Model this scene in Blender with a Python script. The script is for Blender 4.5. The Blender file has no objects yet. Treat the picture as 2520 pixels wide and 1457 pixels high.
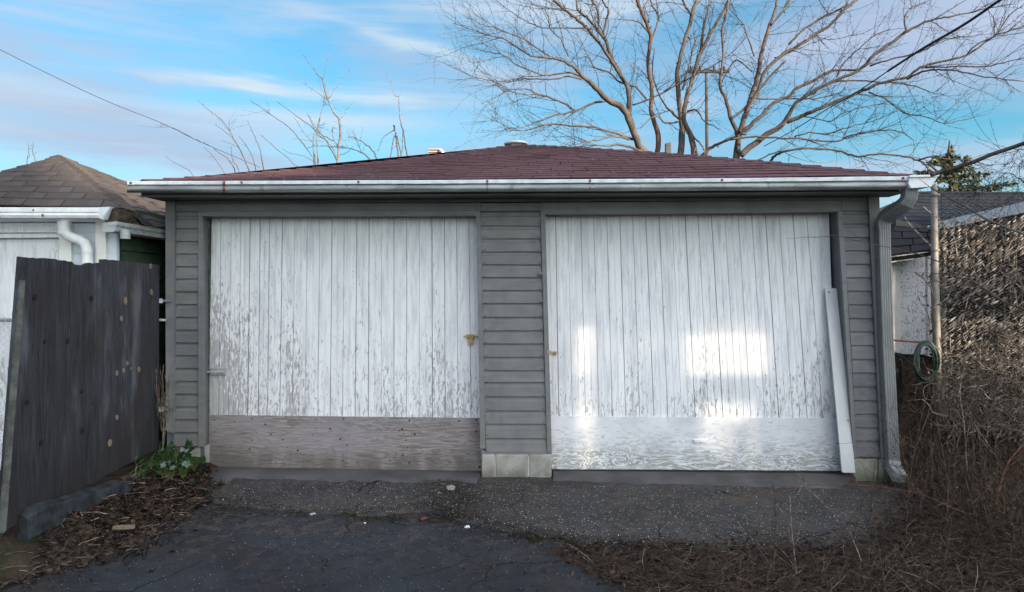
import bpy, bmesh, math, random
from mathutils import Vector, noise
R = math.radians
random.seed(7)
SC = bpy.context.scene
COL = SC.collection

# ---------------------------------------------------------------- camera
FPX = 1680.0; CX = 1260.0; HY = 710.0; CH = 1.55      # focal length, centre column, horizon row (photo at 2520 wide), eye height
cam = bpy.data.cameras.new('camera'); cam.sensor_width = 36; cam.lens = 36 * FPX / 2520.0
cam.shift_y = (HY - 728.5) / 2520.0
cam.clip_end = 3000; cam.clip_start = 0.05
camo = bpy.data.objects.new('camera', cam); COL.objects.link(camo)
camo.location = (0, 0, CH); camo.rotation_euler = (R(90), 0, 0)
SC.camera = camo

# ---------------------------------------------------------------- light
SUN_EL, SUN_AZ = R(16.0), R(135.0)                   # azimuth clockwise from +Y
SUNV = Vector((math.sin(SUN_AZ) * math.cos(SUN_EL), math.cos(SUN_AZ) * math.cos(SUN_EL), math.sin(SUN_EL)))
W = bpy.data.worlds.new('World'); SC.world = W; W.use_nodes = True
nt = W.node_tree; nt.nodes.clear()
def wn(t, **k):
    n = nt.nodes.new(t)
    for a, b in k.items(): setattr(n, a, b)
    return n
def lk(a, b): nt.links.new(a, b)
out = wn('ShaderNodeOutputWorld'); bg = wn('ShaderNodeBackground'); lk(bg.outputs[0], out.inputs[0])
SKYK = 0.08
bg.inputs['Strength'].default_value = SKYK
sky = wn('ShaderNodeTexSky', sky_type='NISHITA'); sky.sun_disc = False
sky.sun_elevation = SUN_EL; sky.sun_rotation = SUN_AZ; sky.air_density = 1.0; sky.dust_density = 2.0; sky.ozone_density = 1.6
tint = wn('ShaderNodeMix', data_type='RGBA', blend_type='MULTIPLY'); tint.inputs[0].default_value = 1
lk(sky.outputs[0], tint.inputs[6]); tint.inputs[7].default_value = (0.42, 0.96, 1.07, 1)
tc = wn('ShaderNodeTexCoord')
def cloud(scale, loc, rot, nscale, detail, lo, hi, dist=0.6):
    mp = wn('ShaderNodeMapping'); mp.inputs['Scale'].default_value = scale; mp.inputs['Location'].default_value = loc; mp.inputs['Rotation'].default_value = rot
    lk(tc.outputs['Generated'], mp.inputs[0])
    nz = wn('ShaderNodeTexNoise'); nz.inputs['Scale'].default_value = nscale; nz.inputs['Detail'].default_value = detail
    nz.inputs['Roughness'].default_value = 0.5; nz.inputs['Distortion'].default_value = dist
    lk(mp.outputs[0], nz.inputs['Vector'])
    mr = wn('ShaderNodeMapRange', interpolation_type='SMOOTHSTEP'); mr.inputs[1].default_value = lo; mr.inputs[2].default_value = hi
    lk(nz.outputs[0], mr.inputs[0]); return mr.outputs[0]
def wmix(fac, a, b, kf=1.0):
    m = wn('ShaderNodeMath', operation='MULTIPLY'); lk(fac, m.inputs[0]); m.inputs[1].default_value = kf
    x = wn('ShaderNodeMix', data_type='RGBA'); lk(m.outputs[0], x.inputs[0]); lk(a, x.inputs[6])
    if isinstance(b, tuple): x.inputs[7].default_value = b
    else: lk(b, x.inputs[7])
    return x.outputs[2]
# broad lavender banks, then thin bright streaks drawn out along the horizon
c0 = cloud((1.0, 1.0, 4.2), (3.1, 0.4, 0.20), (0, R(3), 0), 2.3, 6, 0.38, 0.66, 0.6)
c1 = cloud((1.0, 1.0, 8.0), (0.35, 1.7, 0.55), (0, R(-5), 0), 1.9, 6, 0.50, 0.72, 0.7)
c2 = cloud((0.8, 0.8, 15.0), (5.0, 0.2, 0.1), (0, R(-4), 0), 2.6, 4, 0.52, 0.80, 0.5)
# clouds glow toward the sun, strengthened out of view to brighten the shaded fronts
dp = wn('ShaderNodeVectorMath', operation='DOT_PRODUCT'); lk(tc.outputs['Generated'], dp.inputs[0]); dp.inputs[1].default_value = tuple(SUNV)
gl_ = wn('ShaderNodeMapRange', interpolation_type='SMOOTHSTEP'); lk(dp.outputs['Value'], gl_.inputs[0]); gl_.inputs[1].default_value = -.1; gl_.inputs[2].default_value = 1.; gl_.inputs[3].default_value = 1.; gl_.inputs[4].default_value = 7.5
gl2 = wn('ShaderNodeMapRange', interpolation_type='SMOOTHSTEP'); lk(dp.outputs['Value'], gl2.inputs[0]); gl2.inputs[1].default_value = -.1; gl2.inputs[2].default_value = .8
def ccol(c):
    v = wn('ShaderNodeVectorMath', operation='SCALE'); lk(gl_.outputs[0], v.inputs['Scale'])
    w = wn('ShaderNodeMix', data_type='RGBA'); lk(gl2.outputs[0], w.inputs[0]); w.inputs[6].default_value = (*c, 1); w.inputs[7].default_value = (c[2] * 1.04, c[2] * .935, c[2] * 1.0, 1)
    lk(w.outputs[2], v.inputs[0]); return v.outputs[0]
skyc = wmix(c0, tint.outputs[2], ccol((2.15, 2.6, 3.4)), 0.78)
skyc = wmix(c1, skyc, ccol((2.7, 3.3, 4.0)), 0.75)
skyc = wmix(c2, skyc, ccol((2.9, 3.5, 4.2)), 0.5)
# drawn-out cirrus streaks: soft bands in direction space, frayed by noise
sx = wn('ShaderNodeSeparateXYZ'); lk(tc.outputs['Generated'], sx.inputs[0])
def mt(op, a, b=0., c=0.):
    m = wn('ShaderNodeMath', operation=op)
    for i, v in enumerate((a, b, c)):
        if isinstance(v, (int, float)): m.inputs[i].default_value = v
        else: lk(v, m.inputs[i])
    return m.outputs[0]
fray = cloud((1, 1, 5), (2, 1, 3), (0, 0, 0), 5., 6, .25, .75, .8); fray2 = cloud((1.2, 1.2, 14), (6, 2, 1), (0, R(-6), 0), 6., 5, .30, .66, .4)
front = mt('GREATER_THAN', sx.outputs[1], 0.)
def streak(x0, z0, k, w, xw, amp, col, wob=.03):
    global skyc
    d = mt('SUBTRACT', sx.outputs[2], mt('MULTIPLY_ADD', mt('SUBTRACT', sx.outputs[0], x0), k, z0)); d = mt('ADD', d, mt('MULTIPLY', mt('SUBTRACT', fray, .5), wob))
    g = mt('EXPONENT', mt('MULTIPLY', mt('POWER', mt('ABSOLUTE', mt('DIVIDE', d, w)), 2.), -1.)); h = mt('EXPONENT', mt('MULTIPLY', mt('POWER', mt('ABSOLUTE', mt('DIVIDE', mt('SUBTRACT', sx.outputs[0], x0), xw)), 2.), -1.))
    m = mt('MULTIPLY', mt('MULTIPLY', g, h), mt('MULTIPLY', front, mt('MULTIPLY_ADD', fray2, .6, .4))); skyc = wmix(m, skyc, col, amp)
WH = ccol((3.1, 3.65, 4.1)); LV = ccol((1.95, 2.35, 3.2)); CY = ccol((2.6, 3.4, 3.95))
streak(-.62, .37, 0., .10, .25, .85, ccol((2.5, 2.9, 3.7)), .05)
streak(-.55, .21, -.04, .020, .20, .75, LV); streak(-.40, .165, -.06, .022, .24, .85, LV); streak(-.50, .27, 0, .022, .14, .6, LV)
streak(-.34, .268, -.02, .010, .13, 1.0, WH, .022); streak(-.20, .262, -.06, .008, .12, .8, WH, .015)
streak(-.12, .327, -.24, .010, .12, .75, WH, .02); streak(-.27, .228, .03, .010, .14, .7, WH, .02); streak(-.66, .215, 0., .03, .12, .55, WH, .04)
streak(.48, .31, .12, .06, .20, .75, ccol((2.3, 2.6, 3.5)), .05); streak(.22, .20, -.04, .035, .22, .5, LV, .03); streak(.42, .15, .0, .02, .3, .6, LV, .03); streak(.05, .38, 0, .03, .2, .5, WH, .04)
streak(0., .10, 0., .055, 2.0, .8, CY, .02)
lk(skyc, bg.inputs[0])

sl = bpy.data.lights.new('sun', 'SUN'); sl.energy = 3.8; sl.angle = R(0.5); sl.color = (1.0, 0.86, 0.66)
so = bpy.data.objects.new('sun', sl); COL.objects.link(so); so.location = SUNV * 60
so.rotation_euler = SUNV.to_track_quat('Z', 'Y').to_euler()

SC.view_settings.view_transform = 'Standard'; SC.view_settings.look = 'None'
SC.view_settings.gamma = 1; SC.view_settings.use_curve_mapping = False
SC.view_settings.exposure = 1.5
SC.render.engine = 'CYCLES'
SC.cycles.max_bounces = 6; SC.cycles.diffuse_bounces = 3; SC.cycles.glossy_bounces = 2; SC.cycles.transparent_max_bounces = 4
SC.cycles.use_denoising = True

# ---------------------------------------------------------------- materials
def lin(h):  # not used for shading tricks, plain sRGB -> linear helper
    return tuple(((c / 255) / 12.92 if c / 255 <= .04045 else ((c / 255 + .055) / 1.055) ** 2.4) for c in h)
class M:
    """small node-graph helper"""
    def __init__(s, name, rough=0.8, spec=0.3, metal=0.0):
        s.m = bpy.data.materials.new(name); s.m.use_nodes = True; s.t = s.m.node_tree
        s.b = s.t.nodes['Principled BSDF']; s.b.inputs['Roughness'].default_value = rough
        s.b.inputs['Specular IOR Level'].default_value = spec; s.b.inputs['Metallic'].default_value = metal
        g = s.t.nodes.new('ShaderNodeNewGeometry'); s.pos = g.outputs['Position']; s.rnd = g.outputs['Random Per Island']
        s.h = None
    def n(s, t, **k):
        x = s.t.nodes.new(t)
        for a, b in k.items(): setattr(x, a, b)
        return x
    def l(s, a, b): s.t.links.new(a, b)
    def put(s, sock, v):
        if isinstance(v, bpy.types.NodeSocket): s.l(v, sock)
        elif isinstance(v, tuple): sock.default_value = (*v, 1)[:4] if len(sock.default_value) == 4 else v
        else: sock.default_value = v
    def map(s, sc=(1, 1, 1), loc=(0, 0, 0), rot=(0, 0, 0), src=None):
        x = s.n('ShaderNodeMapping'); x.inputs['Scale'].default_value = sc; x.inputs['Location'].default_value = loc; x.inputs['Rotation'].default_value = rot
        s.l(src or s.pos, x.inputs[0]); return x.outputs[0]
    def noise(s, scale, sc=(1, 1, 1), detail=4, rough=.55, dist=0, loc=(0, 0, 0), src=None):
        x = s.n('ShaderNodeTexNoise'); x.inputs['Scale'].default_value = scale; x.inputs['Detail'].default_value = detail
        x.inputs['Roughness'].default_value = rough; x.inputs['Distortion'].default_value = dist
        s.l(s.map(sc, loc, src=src), x.inputs['Vector']); return x.outputs[0]
    def vor(s, scale, sc=(1, 1, 1), out='Distance', feat='F1'):
        x = s.n('ShaderNodeTexVoronoi', feature=feat); x.inputs['Scale'].default_value = scale
        s.l(s.map(sc), x.inputs['Vector']); return x.outputs[out]
    def ss(s, v, lo, hi, a=0., b=1.):
        x = s.n('ShaderNodeMapRange', interpolation_type='SMOOTHSTEP'); s.l(v, x.inputs[0])
        s.put(x.inputs[1], lo); s.put(x.inputs[2], hi); s.put(x.inputs[3], a); s.put(x.inputs[4], b); return x.outputs[0]
    def math(s, op, a, b=0., c=0.):
        x = s.n('ShaderNodeMath', operation=op); s.put(x.inputs[0], a); s.put(x.inputs[1], b); s.put(x.inputs[2], c); return x.outputs[0]
    def mix(s, f, a, b, mode='MIX'):
        x = s.n('ShaderNodeMix', data_type='RGBA', blend_type=mode); s.put(x.inputs[0], f); s.put(x.inputs[6], a); s.put(x.inputs[7], b); return x.outputs[2]
    def sep(s):
        x = s.n('ShaderNodeSeparateXYZ'); s.l(s.pos, x.inputs[0]); return x.outputs
    def col(s, c): s.put(s.b.inputs['Base Color'], c)
    def rough(s, v): s.put(s.b.inputs['Roughness'], v)
    def bump(s, h, st=.3, d=.01):
        x = s.n('ShaderNodeBump'); x.inputs['Strength'].default_value = st; x.inputs['Distance'].default_value = d
        s.l(h, x.inputs['Height'])
        if s.h: s.l(s.h, x.inputs['Normal'])
        s.h = x.outputs[0]; s.l(s.h, s.b.inputs['Normal'])

def flat(name, c, rough=.8, spec=.3, metal=0, var=.12, scale=6, bump=.1):
    m = M(name, rough, spec, metal); n = m.noise(scale, detail=6)
    d = tuple(x * (1 - var) for x in c); e = tuple(min(1, x * (1 + var)) for x in c)
    m.col(m.mix(m.ss(n, .3, .7), d, e))
    if bump: m.bump(m.noise(scale * 12, detail=4), bump, .004)
    return m.m
MAT = {}
def grey_paint():
    m = M('grey_paint', .62, .35)
    n = m.noise(5, (1, 1, 2.5), 5); f = m.noise(60, (.25, 1, 1), 5)
    c = m.mix(m.ss(n, .3, .7), (.132, .135, .136), (.172, .172, .168))
    isl = m.mix(m.rnd, (.86, .86, .88), (1.08, 1.07, 1.05)); c = m.mix(1., c, isl, 'MULTIPLY')
    # worn chips and rubbed dust
    chip = m.math('MULTIPLY', m.ss(m.noise(34, (.35, 1, 1.6), 5, .65), .70, .74), m.ss(m.noise(2.3), .50, .62))
    c = m.mix(chip, c, (.33, .30, .25))
    z = m.sep()[2]; dust = m.math('MULTIPLY', m.ss(z, .8, .0, 0, .6), m.ss(m.noise(9, (1, 1, .7), 6, .7), .35, .65)); c = m.mix(dust, c, (.20, .18, .15)); c = m.mix(m.ss(m.noise(3.0, (2, 1, .5), 5, .6), .48, .66, 0, .45), c, (.105, .108, .112)); c = m.mix(m.ss(m.noise(150, (.6, 1, 1), 2), .70, .72, 0, .6), c, (.30, .30, .29))
    m.col(c); m.bump(f, .25, .003); m.bump(n, .12, .01); return m.m
MAT['grey'] = grey_paint()
def reveal(): return flat('grey_paint_jamb', (.105, .112, .118), .65, .3, 0, .15, 4)
MAT['jamb'] = reveal()
def peel(name, x0, bias):
    m = M(name, .75, .2)
    xyz = m.sep()
    big = m.noise(1.7, (1.6, 1, .5), 3, loc=(x0, 0, 0))
    zt = m.ss(xyz[2], .2, 2.1, .125, -.012)                     # paint has gone from the foot of the boards upward
    xt = m.ss(xyz[0], -2.75, -1.8, .085, 0.)
    thr = m.math('ADD', zt, m.math('MULTIPLY', m.math('SUBTRACT', big, .5), .34))
    thr = m.math('ADD', thr, xt); thr = m.math('ADD', thr, bias)
    n1 = m.noise(38, (1.5, 1, .36), 8, .66, .6, (x0, 0, x0)); n2 = m.noise(85, (1.6, 1, .28), 4, .6)
    v = m.math('ADD', m.math('MULTIPLY', n1, .8), m.math('MULTIPLY', n2, .2)); v = m.math('ADD', v, thr)
    flake = m.ss(v, .668, .682); edge = m.math('SUBTRACT', m.ss(v, .650, .668), m.ss(v, .668, .676))
    wood = m.mix(m.ss(m.noise(60, (3, 1, .12), 4), .35, .7), (.24, .235, .24), (.42, .40, .385))
    grime = m.ss(m.noise(3.5, (4, 1, .5), 6, .6), .40, .78)
    paint = m.mix(grime, (.78, .775, .77), (.60, .595, .60))
    paint = m.mix(1., paint, m.mix(m.rnd, (.90, .90, .91), (1, 1, 1)), 'MULTIPLY')
    paint = m.mix(m.math('MULTIPLY', m.ss(m.noise(16, (2.2, 1, .22), 6, .7, .3, (x0, 3, 1)), .49, .62), .65), paint, (.52, .52, .56))
    paint = m.mix(m.math('MULTIPLY', m.ss(m.noise(140, (2, 1, .25), 3), .6, .68), m.ss(m.noise(6, (1, 1, .6)), .45, .65, 0, .7)), paint, (.50, .50, .51))
    paint = m.mix(m.ss(m.noise(11, (1, 1, .8), 3, loc=(5, 0, 2)), .765, .775), paint, (.90, .92, .92))
    c = m.mix(m.math('MULTIPLY', edge, .35), paint, (.36, .36, .37)); c = m.mix(m.math('MULTIPLY', flake, .78), c, wood)
    m.col(c); m.rough(m.mix(flake, (.7, .7, .7), (.95, .95, .95)))
    m.bump(m.math('MULTIPLY', flake, -1.), .55, .002); m.bump(m.noise(70, (2, 1, .1), 4), .15, .002); return m.m
MAT['door_a'] = peel('peeling_white_paint', 0., .016)
MAT['door_b'] = peel('weathered_white_paint', 3.3, -.012)
MAT['white_wall'] = peel('white_wall_paint', 7.7, -.06)
def plywood_bare():
    m = M('bare_weathered_plywood', .85, .2)
    w = m.noise(1.5, (.9, 1, 4.5), 3, .5, .7)
    ring = m.math('SINE', m.math('MULTIPLY', w, 92.)); g = m.noise(26, (.22, 1, 4.2), 5, .65)
    c = m.mix(m.ss(g, .3, .72), (.150, .130, .122), (.335, .300, .290))
    c = m.mix(m.ss(ring, .3, 1., 0, .55), c, (.120, .092, .084))
    c = m.mix(m.ss(m.noise(2.4, (.6, 1, 1.8), 3), .42, .68, 0, .5), c, (.27, .245, .262))
    z = m.sep()[2]; st = m.math('MULTIPLY', m.ss(z, .20, .0), m.ss(m.noise(6, (1, 1, .4)), .25, .6)); c = m.mix(m.math('MULTIPLY', st, .7), c, (.09, .082, .07))
    st2 = m.math('MULTIPLY', m.ss(m.sep()[0], -2.2, -2.65), m.ss(z, .5, .1)); c = m.mix(m.math('MULTIPLY', st2, .45), c, (.10, .085, .07))
    m.col(c); m.bump(g, .4, .003); m.bump(ring, .12, .002); return m.m
MAT['ply_a'] = plywood_bare()
def plywood_white():
    m = M('white_paint_worn_off_plywood', .88, .12)
    w = m.noise(1.6, (.8, 1, 3.6), 2.5, .5, 1.3, (2, 0, 5)); ring = m.math('SINE', m.math('MULTIPLY', w, 190.))
    z = m.sep()[2]; low = m.ss(z, .46, .02, .08, .80)
    br = m.noise(26, (.5, 1, 2.2), 5, .6)
    worn = m.math('SUBTRACT', m.math('ADD', m.math('MULTIPLY', ring, .42), low), m.math('MULTIPLY', m.math('SUBTRACT', .62, br), 3.6))
    fl = m.ss(worn, .12, .38)
    paint = m.mix(m.ss(m.noise(4), .3, .75), (.70, .70, .70), (.56, .56, .57))
    wood = m.mix(m.ss(z, .32, .05), (.33, .33, .34), (.17, .175, .125))
    c = m.mix(m.math('MULTIPLY', fl, m.ss(z, .4, .05, .38, .66)), paint, wood)
    fl2 = m.ss(m.noise(42, (.34, 1, 1.5), 5, .65), .63, .66); c = m.mix(m.math('MULTIPLY', fl2, .6), c, (.34, .33, .31))
    m.col(c); m.bump(m.math('MULTIPLY', fl, -1.), .4, .002); return m.m
MAT['ply_b'] = plywood_white()
def shingle(name, a, b, fleck):
    m = M(name, .95, .15)
    c = m.mix(m.rnd, a, b); c = m.mix(m.ss(m.noise(1.3, detail=4), .35, .65, 0, .5), c, tuple(x * .72 for x in a))
    c = m.mix(m.ss(m.noise(220, detail=2), .62, .7, 0, .6), c, tuple(min(1, x * 2.0) for x in b))
    if fleck:  # lichen and dead twig scraps
        f = m.math('MULTIPLY', m.ss(m.noise(55, (.5, 1, 1), 4, .7), .60, .66), m.ss(m.noise(1.1, (.6, 1, 1), 3, loc=(4, 0, 0)), .46, .60))
        c = m.mix(m.math('MULTIPLY', f, .75), c, (.34, .33, .33))
    m.col(c); m.bump(m.noise(260, detail=2), .5, .003); return m.m
MAT['red_shingle'] = shingle('dark_red_shingle', (.086, .044, .047), (.150, .080, .084), True)
MAT['red_shingle_under'] = flat('roof_felt', (.018, .014, .015))
MAT['grey_shingle'] = shingle('grey_brown_shingle', (.055, .044, .039), (.100, .084, .076), False)
MAT['dark_shingle'] = shingle('black_shingle', (.016, .016, .018), (.032, .031, .035), False)
MAT['slate_roof'] = shingle('far_grey_shingle', (.012, .015, .021), (.022, .026, .034), False)
def galv():
    m = M('weathered_galvanised_steel', .52, .5, .25)
    n = m.noise(7, (.35, 1, 2.5), 6, .65); k = m.noise(90, detail=3)
    c = m.mix(m.ss(n, .35, .7), (.19, .205, .20), (.40, .415, .405)); c = m.mix(m.ss(k, .58, .7, 0, .4), c, (.6, .61, .6))
    c = m.mix(m.ss(m.noise(13, (.9, 1, .35), 4), .58, .68, 0, .6), c, (.17, .145, .11))
    m.col(c); m.bump(k, .12, .002); return m.m
MAT['galv'] = galv()
MAT['gutter_lip'] = flat('chalky_white_enamel', (.58, .62, .63), .5, .4, 0, .14, 14)
MAT['rust'] = flat('rust', (.20, .085, .045), .9, .2, 0, .4, 40)
MAT['white_enamel'] = flat('white_enamel', (.74, .75, .76), .4, .5, 0, .06, 5)
MAT['old_white'] = flat('old_white_paint', (.72, .72, .70), .55, .35, 0, .10, 14)
MAT['downspout'] = flat('grey_ribbed_metal', (.21, .21, .20), .55, .4, .1, .12, 5)
MAT['zinc'] = flat('zinc_plate', (.52, .53, .52), .4, .5, .5, .1, 20)
MAT['brass'] = flat('rusty_brass', (.40, .28, .12), .6, .4, .3, .3, 60)
MAT['black'] = flat('black_recess', (.012, .012, .013), .9, .1)
MAT['steel_post'] = flat('brown_grey_steel_post', (.23, .20, .17), .55, .4, .3, .25, 14)
MAT['wire'] = flat('galvanised_wire', (.30, .30, .29), .45, .5, .4, .2, 30, 0)
MAT['cable'] = flat('black_cable', (.02, .022, .026), .6, .3, 0, .1, 5, 0)
MAT['foil'] = flat('white_scrap', (.66, .68, .70), .6, .4, 0, .3, 90)
MAT['glue'] = flat('bare_light_wood_patch', (.17, .135, .095), .8, .2, 0, .35, 60)
def block():
    m = M('concrete_block', .95, .15); n = m.noise(7, detail=6); p = m.noise(120, detail=3, rough=.7)
    c = m.mix(m.ss(n, .3, .7), (.22, .21, .185), (.36, .345, .31)); c = m.mix(m.ss(p, .55, .75, 0, .5), c, (.55, .54, .5))
    z = m.sep()[2]; st = m.math('MULTIPLY', m.ss(z, .10, -.05), m.ss(m.noise(8), .25, .6)); c = m.mix(m.math('MULTIPLY', st, .8), c, (.13, .115, .085))
    x = m.sep()[0]; gr = m.math('MULTIPLY', m.ss(x, 2.0, 2.9), m.ss(m.noise(5), .3, .6)); c = m.mix(m.math('MULTIPLY', gr, .6), c, (.13, .14, .07))
    m.col(c); m.bump(p, .6, .006); return m.m
MAT['block'] = block()
def gate_wood():
    m = M('grey_weathered_wood', .82, .22)
    g = m.noise(13, (1, 2.6, .22), 7, .66, 1.4); f = m.noise(90, (1, 2.4, .09), 4)
    c = m.mix(m.ss(g, .3, .72), (.0125, .0125, .014), (.044, .046, .053))
    c = m.mix(m.ss(f, .5, .75, 0, .4), c, (.014, .013, .014))
    blot = m.ss(m.noise(2.6, (1, 1.3, .6), 5, loc=(1, 2, 3)), .45, .66, 0, .75); c = m.mix(blot, c, (.024, .020, .019)); c = m.mix(m.ss(m.noise(3.3, (1, 1.2, .35), 4, loc=(7, 2, 3)), .52, .68, 0, .75), c, (.088, .091, .100))
    c = m.mix(1., c, m.mix(m.rnd, (.62, .60, .60), (1.35, 1.35, 1.36)), 'MULTIPLY')
    z = m.sep()[2]; c = m.mix(m.math('MULTIPLY', m.ss(z, .8, .15), .6), c, (.020, .017, .016))
    m.col(c); m.bump(g, .45, .006); m.bump(f, .3, .003); return m.m
MAT['gate'] = gate_wood()
MAT['gate_post'] = flat('greenish_grey_post', (.075, .078, .068), .85, .2, 0, .35, 16, .4)
MAT['knot'] = flat('dark_knot', (.022, .019, .018), .9, .1)
def asphalt(name, base, speck, thr, dusty=0.):
    m = M(name, .9, .25)
    n = m.noise(2.2, detail=7, rough=.6); g = m.noise(170, detail=3, rough=.7)
    c = m.mix(m.ss(n, .32, .68), tuple(x * .75 for x in base), tuple(x * 1.25 for x in base))
    c = m.mix(m.ss(g, .5, .75, 0, .6), c, tuple(x * 2.6 for x in base))
    c = m.mix(m.ss(m.noise(58, detail=2, rough=.5, loc=(9, 3, 1)), thr, thr + .03), c, speck)
    dirt = m.ss(m.noise(1.1, (1, 1.8, 1), 5, .6, .5, (2, 8, 0)), .50, .68, 0, .55); c = m.mix(dirt, c, (.040, .032, .025))
    # worn patches, grit packed toward the doors, hairline cracks
    c = m.mix(m.ss(m.noise(.9, (1, 1.6, 1), 6, .65, .8, (5, 1, 0)), .50, .56, 0, .55), c, tuple(x * 1.7 for x in base))
    c = m.mix(m.math('MULTIPLY', m.ss(m.noise(9, detail=7, rough=.75, loc=(1, 5, 0)), .50, .60), m.ss(m.sep()[1], 3.7, 4.9, .12, dusty)), c, (.075, .060, .048))
    ck = m.n('ShaderNodeTexVoronoi', feature='DISTANCE_TO_EDGE'); ck.inputs['Scale'].default_value = 1.15
    wv = m.n('ShaderNodeVectorMath', operation='MULTIPLY_ADD'); nn = m.n('ShaderNodeTexNoise'); nn.inputs['Scale'].default_value = 4.5; nn.inputs['Detail'].default_value = 6; m.l(m.pos, nn.inputs['Vector'])
    m.l(nn.outputs['Color'], wv.inputs[0]); wv.inputs[1].default_value = (.22, .22, 0); m.l(m.pos, wv.inputs[2]); m.l(wv.outputs[0], ck.inputs['Vector'])
    crack = m.math('MULTIPLY', m.ss(ck.outputs['Distance'], .010, .002), m.ss(m.noise(1.3, loc=(3, 3, 0)), .46, .54)); c = m.mix(crack, c, (.006, .006, .006))
    g2 = m.noise(45, detail=5, rough=.75); c = m.mix(m.ss(g2, .56, .70, 0, .5), c, tuple(x * 2.4 for x in base))
    m.col(c); m.bump(g, .8, .008); m.bump(n, .3, .02); return m.m
MAT['asphalt'] = asphalt('fine_dark_asphalt', (.020, .0235, .028), (.34, .35, .36), .735, .9)
MAT['apron'] = asphalt('coarse_old_paving', (.034, .034, .033), (.25, .25, .24), .655, .85)
def dirtm():
    m = M('soil', 1., .1); n = m.noise(6, detail=8, rough=.65); g = m.noise(60, detail=4, rough=.7)
    c = m.mix(m.ss(n, .3, .7), (.022, .017, .013), (.062, .047, .036)); c = m.mix(m.ss(g, .5, .75, 0, .6), c, (.10, .078, .06))
    c = m.mix(m.ss(m.noise(3.1, detail=5, loc=(4, 4, 0)), .56, .66, 0, .6), c, (.030, .036, .014))
    m.col(c); m.bump(g, .9, .02); m.bump(n, .6, .04); return m.m
MAT['soil'] = dirtm()
MAT['sill'] = flat('worn_concrete_sill', (.070, .069, .068), .85, .25, 0, .30, 3, .4)
MAT['sill_edge'] = flat('chipped_concrete_edge', (.19, .195, .185), .9, .2, 0, .55, 14, .5)
MAT['kerb'] = flat('blue_grey_stone', (.024, .028, .032), .9, .2, 0, .55, 14, 1.)
def litter(name, a, b):
    m = M(name, .9, .15); c = m.mix(m.math('POWER', m.rnd, 1.6), a, b); c = m.mix(m.ss(m.noise(30), .4, .6), c, tuple(x * .6 for x in a)); m.col(c); return m.m
MAT['litter'] = litter('dead_leaf', (.022, .015, .012), (.090, .060, .042))
MAT['twig'] = litter('dry_stem', (.070, .050, .036), (.150, .110, .078))
MAT['tree_twig'] = litter('tree_twig', (.042, .034, .028), (.105, .085, .072))
MAT['pale_twig'] = litter('pale_dry_stem', (.13, .10, .078), (.36, .29, .23))
MAT['fence_twig'] = litter('dead_vine_stem', (.24, .19, .15), (.62, .54, .45))
MAT['red_cane'] = litter('reddish_cane', (.15, .07, .045), (.20, .10, .06))
MAT['moss'] = litter('moss', (.030, .038, .010), (.070, .075, .018))
MAT['leaf'] = litter('green_leaf', (.012, .030, .009), (.036, .066, .020))
MAT['leaf_under'] = litter('pale_leaf_underside', (.13, .19, .15), (.20, .26, .20))
MAT['stem'] = litter('pale_green_stem', (.12, .16, .05), (.20, .22, .09))
MAT['conifer'] = litter('conifer_spray', (.060, .080, .034), (.20, .205, .09))
def bark(name, a, b):
    m = M(name, .92, .15); n = m.noise(3, (1, 1, .6), 5); g = m.noise(30, (1, 1, .25), 4)
    c = m.mix(m.ss(n, .35, .65), a, b); c = m.mix(m.ss(g, .5, .7, 0, .5), c, tuple(x * .55 for x in a)); m.col(c); m.bump(g, .5, .02); return m.m
MAT['bark'] = bark('grey_brown_bark', (.062, .048, .040), (.118, .098, .086))
MAT['bark_red'] = bark('red_brown_bark', (.085, .046, .032), (.120, .075, .055))
MAT['bark_pale'] = bark('pale_bark', (.12, .115, .115), (.19, .185, .185))
def osb():
    m = M('white_painted_strand_board', .7, .3)
    n = m.noise(17, (1.3, 1, .7), 5, .62, 3.5); c = m.mix(m.ss(n, .53, .58, 0, .8), (.82, .83, .84), (.24, .24, .25)); c = m.mix(m.ss(n, .42, .37, 0, .5), c, (.45, .45, .47))
    m.col(c); m.bump(m.math('MULTIPLY', n, -1.), .8, .01); return m.m
MAT['osb'] = osb()
MAT['green_siding'] = flat('dark_green_paint', (.030, .048, .030), .7, .3, 0, .35, 6, .2)
MAT['light_siding'] = flat('pale_blue_paint', (.60, .64, .70), .6, .35, 0, .06, 8, .1)
MAT['cream'] = flat('cream_white_paint', (.78, .76, .70), .6, .35, 0, .06, 8, .1)
MAT['rotten'] = flat('rotten_wood', (.075, .060, .045), .95, .1, 0, .5, 22, .8)
MAT['brick'] = flat('old_brick', (.20, .12, .095), .9, .2, 0, .3, 14, .3)
MAT['mortar'] = flat('mortar', (.42, .40, .37), .9, .2, 0, .2, 14, .3)
MAT['hose'] = flat('green_rubber', (.010, .028, .019), .45, .4, 0, .15, 5, 0)
MAT['blocker'] = flat('blocker_brown', (.17, .12, .10), .9, .2, 0, .2, 3, .2)  # colour of the added out-of-view sun blocker

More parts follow.
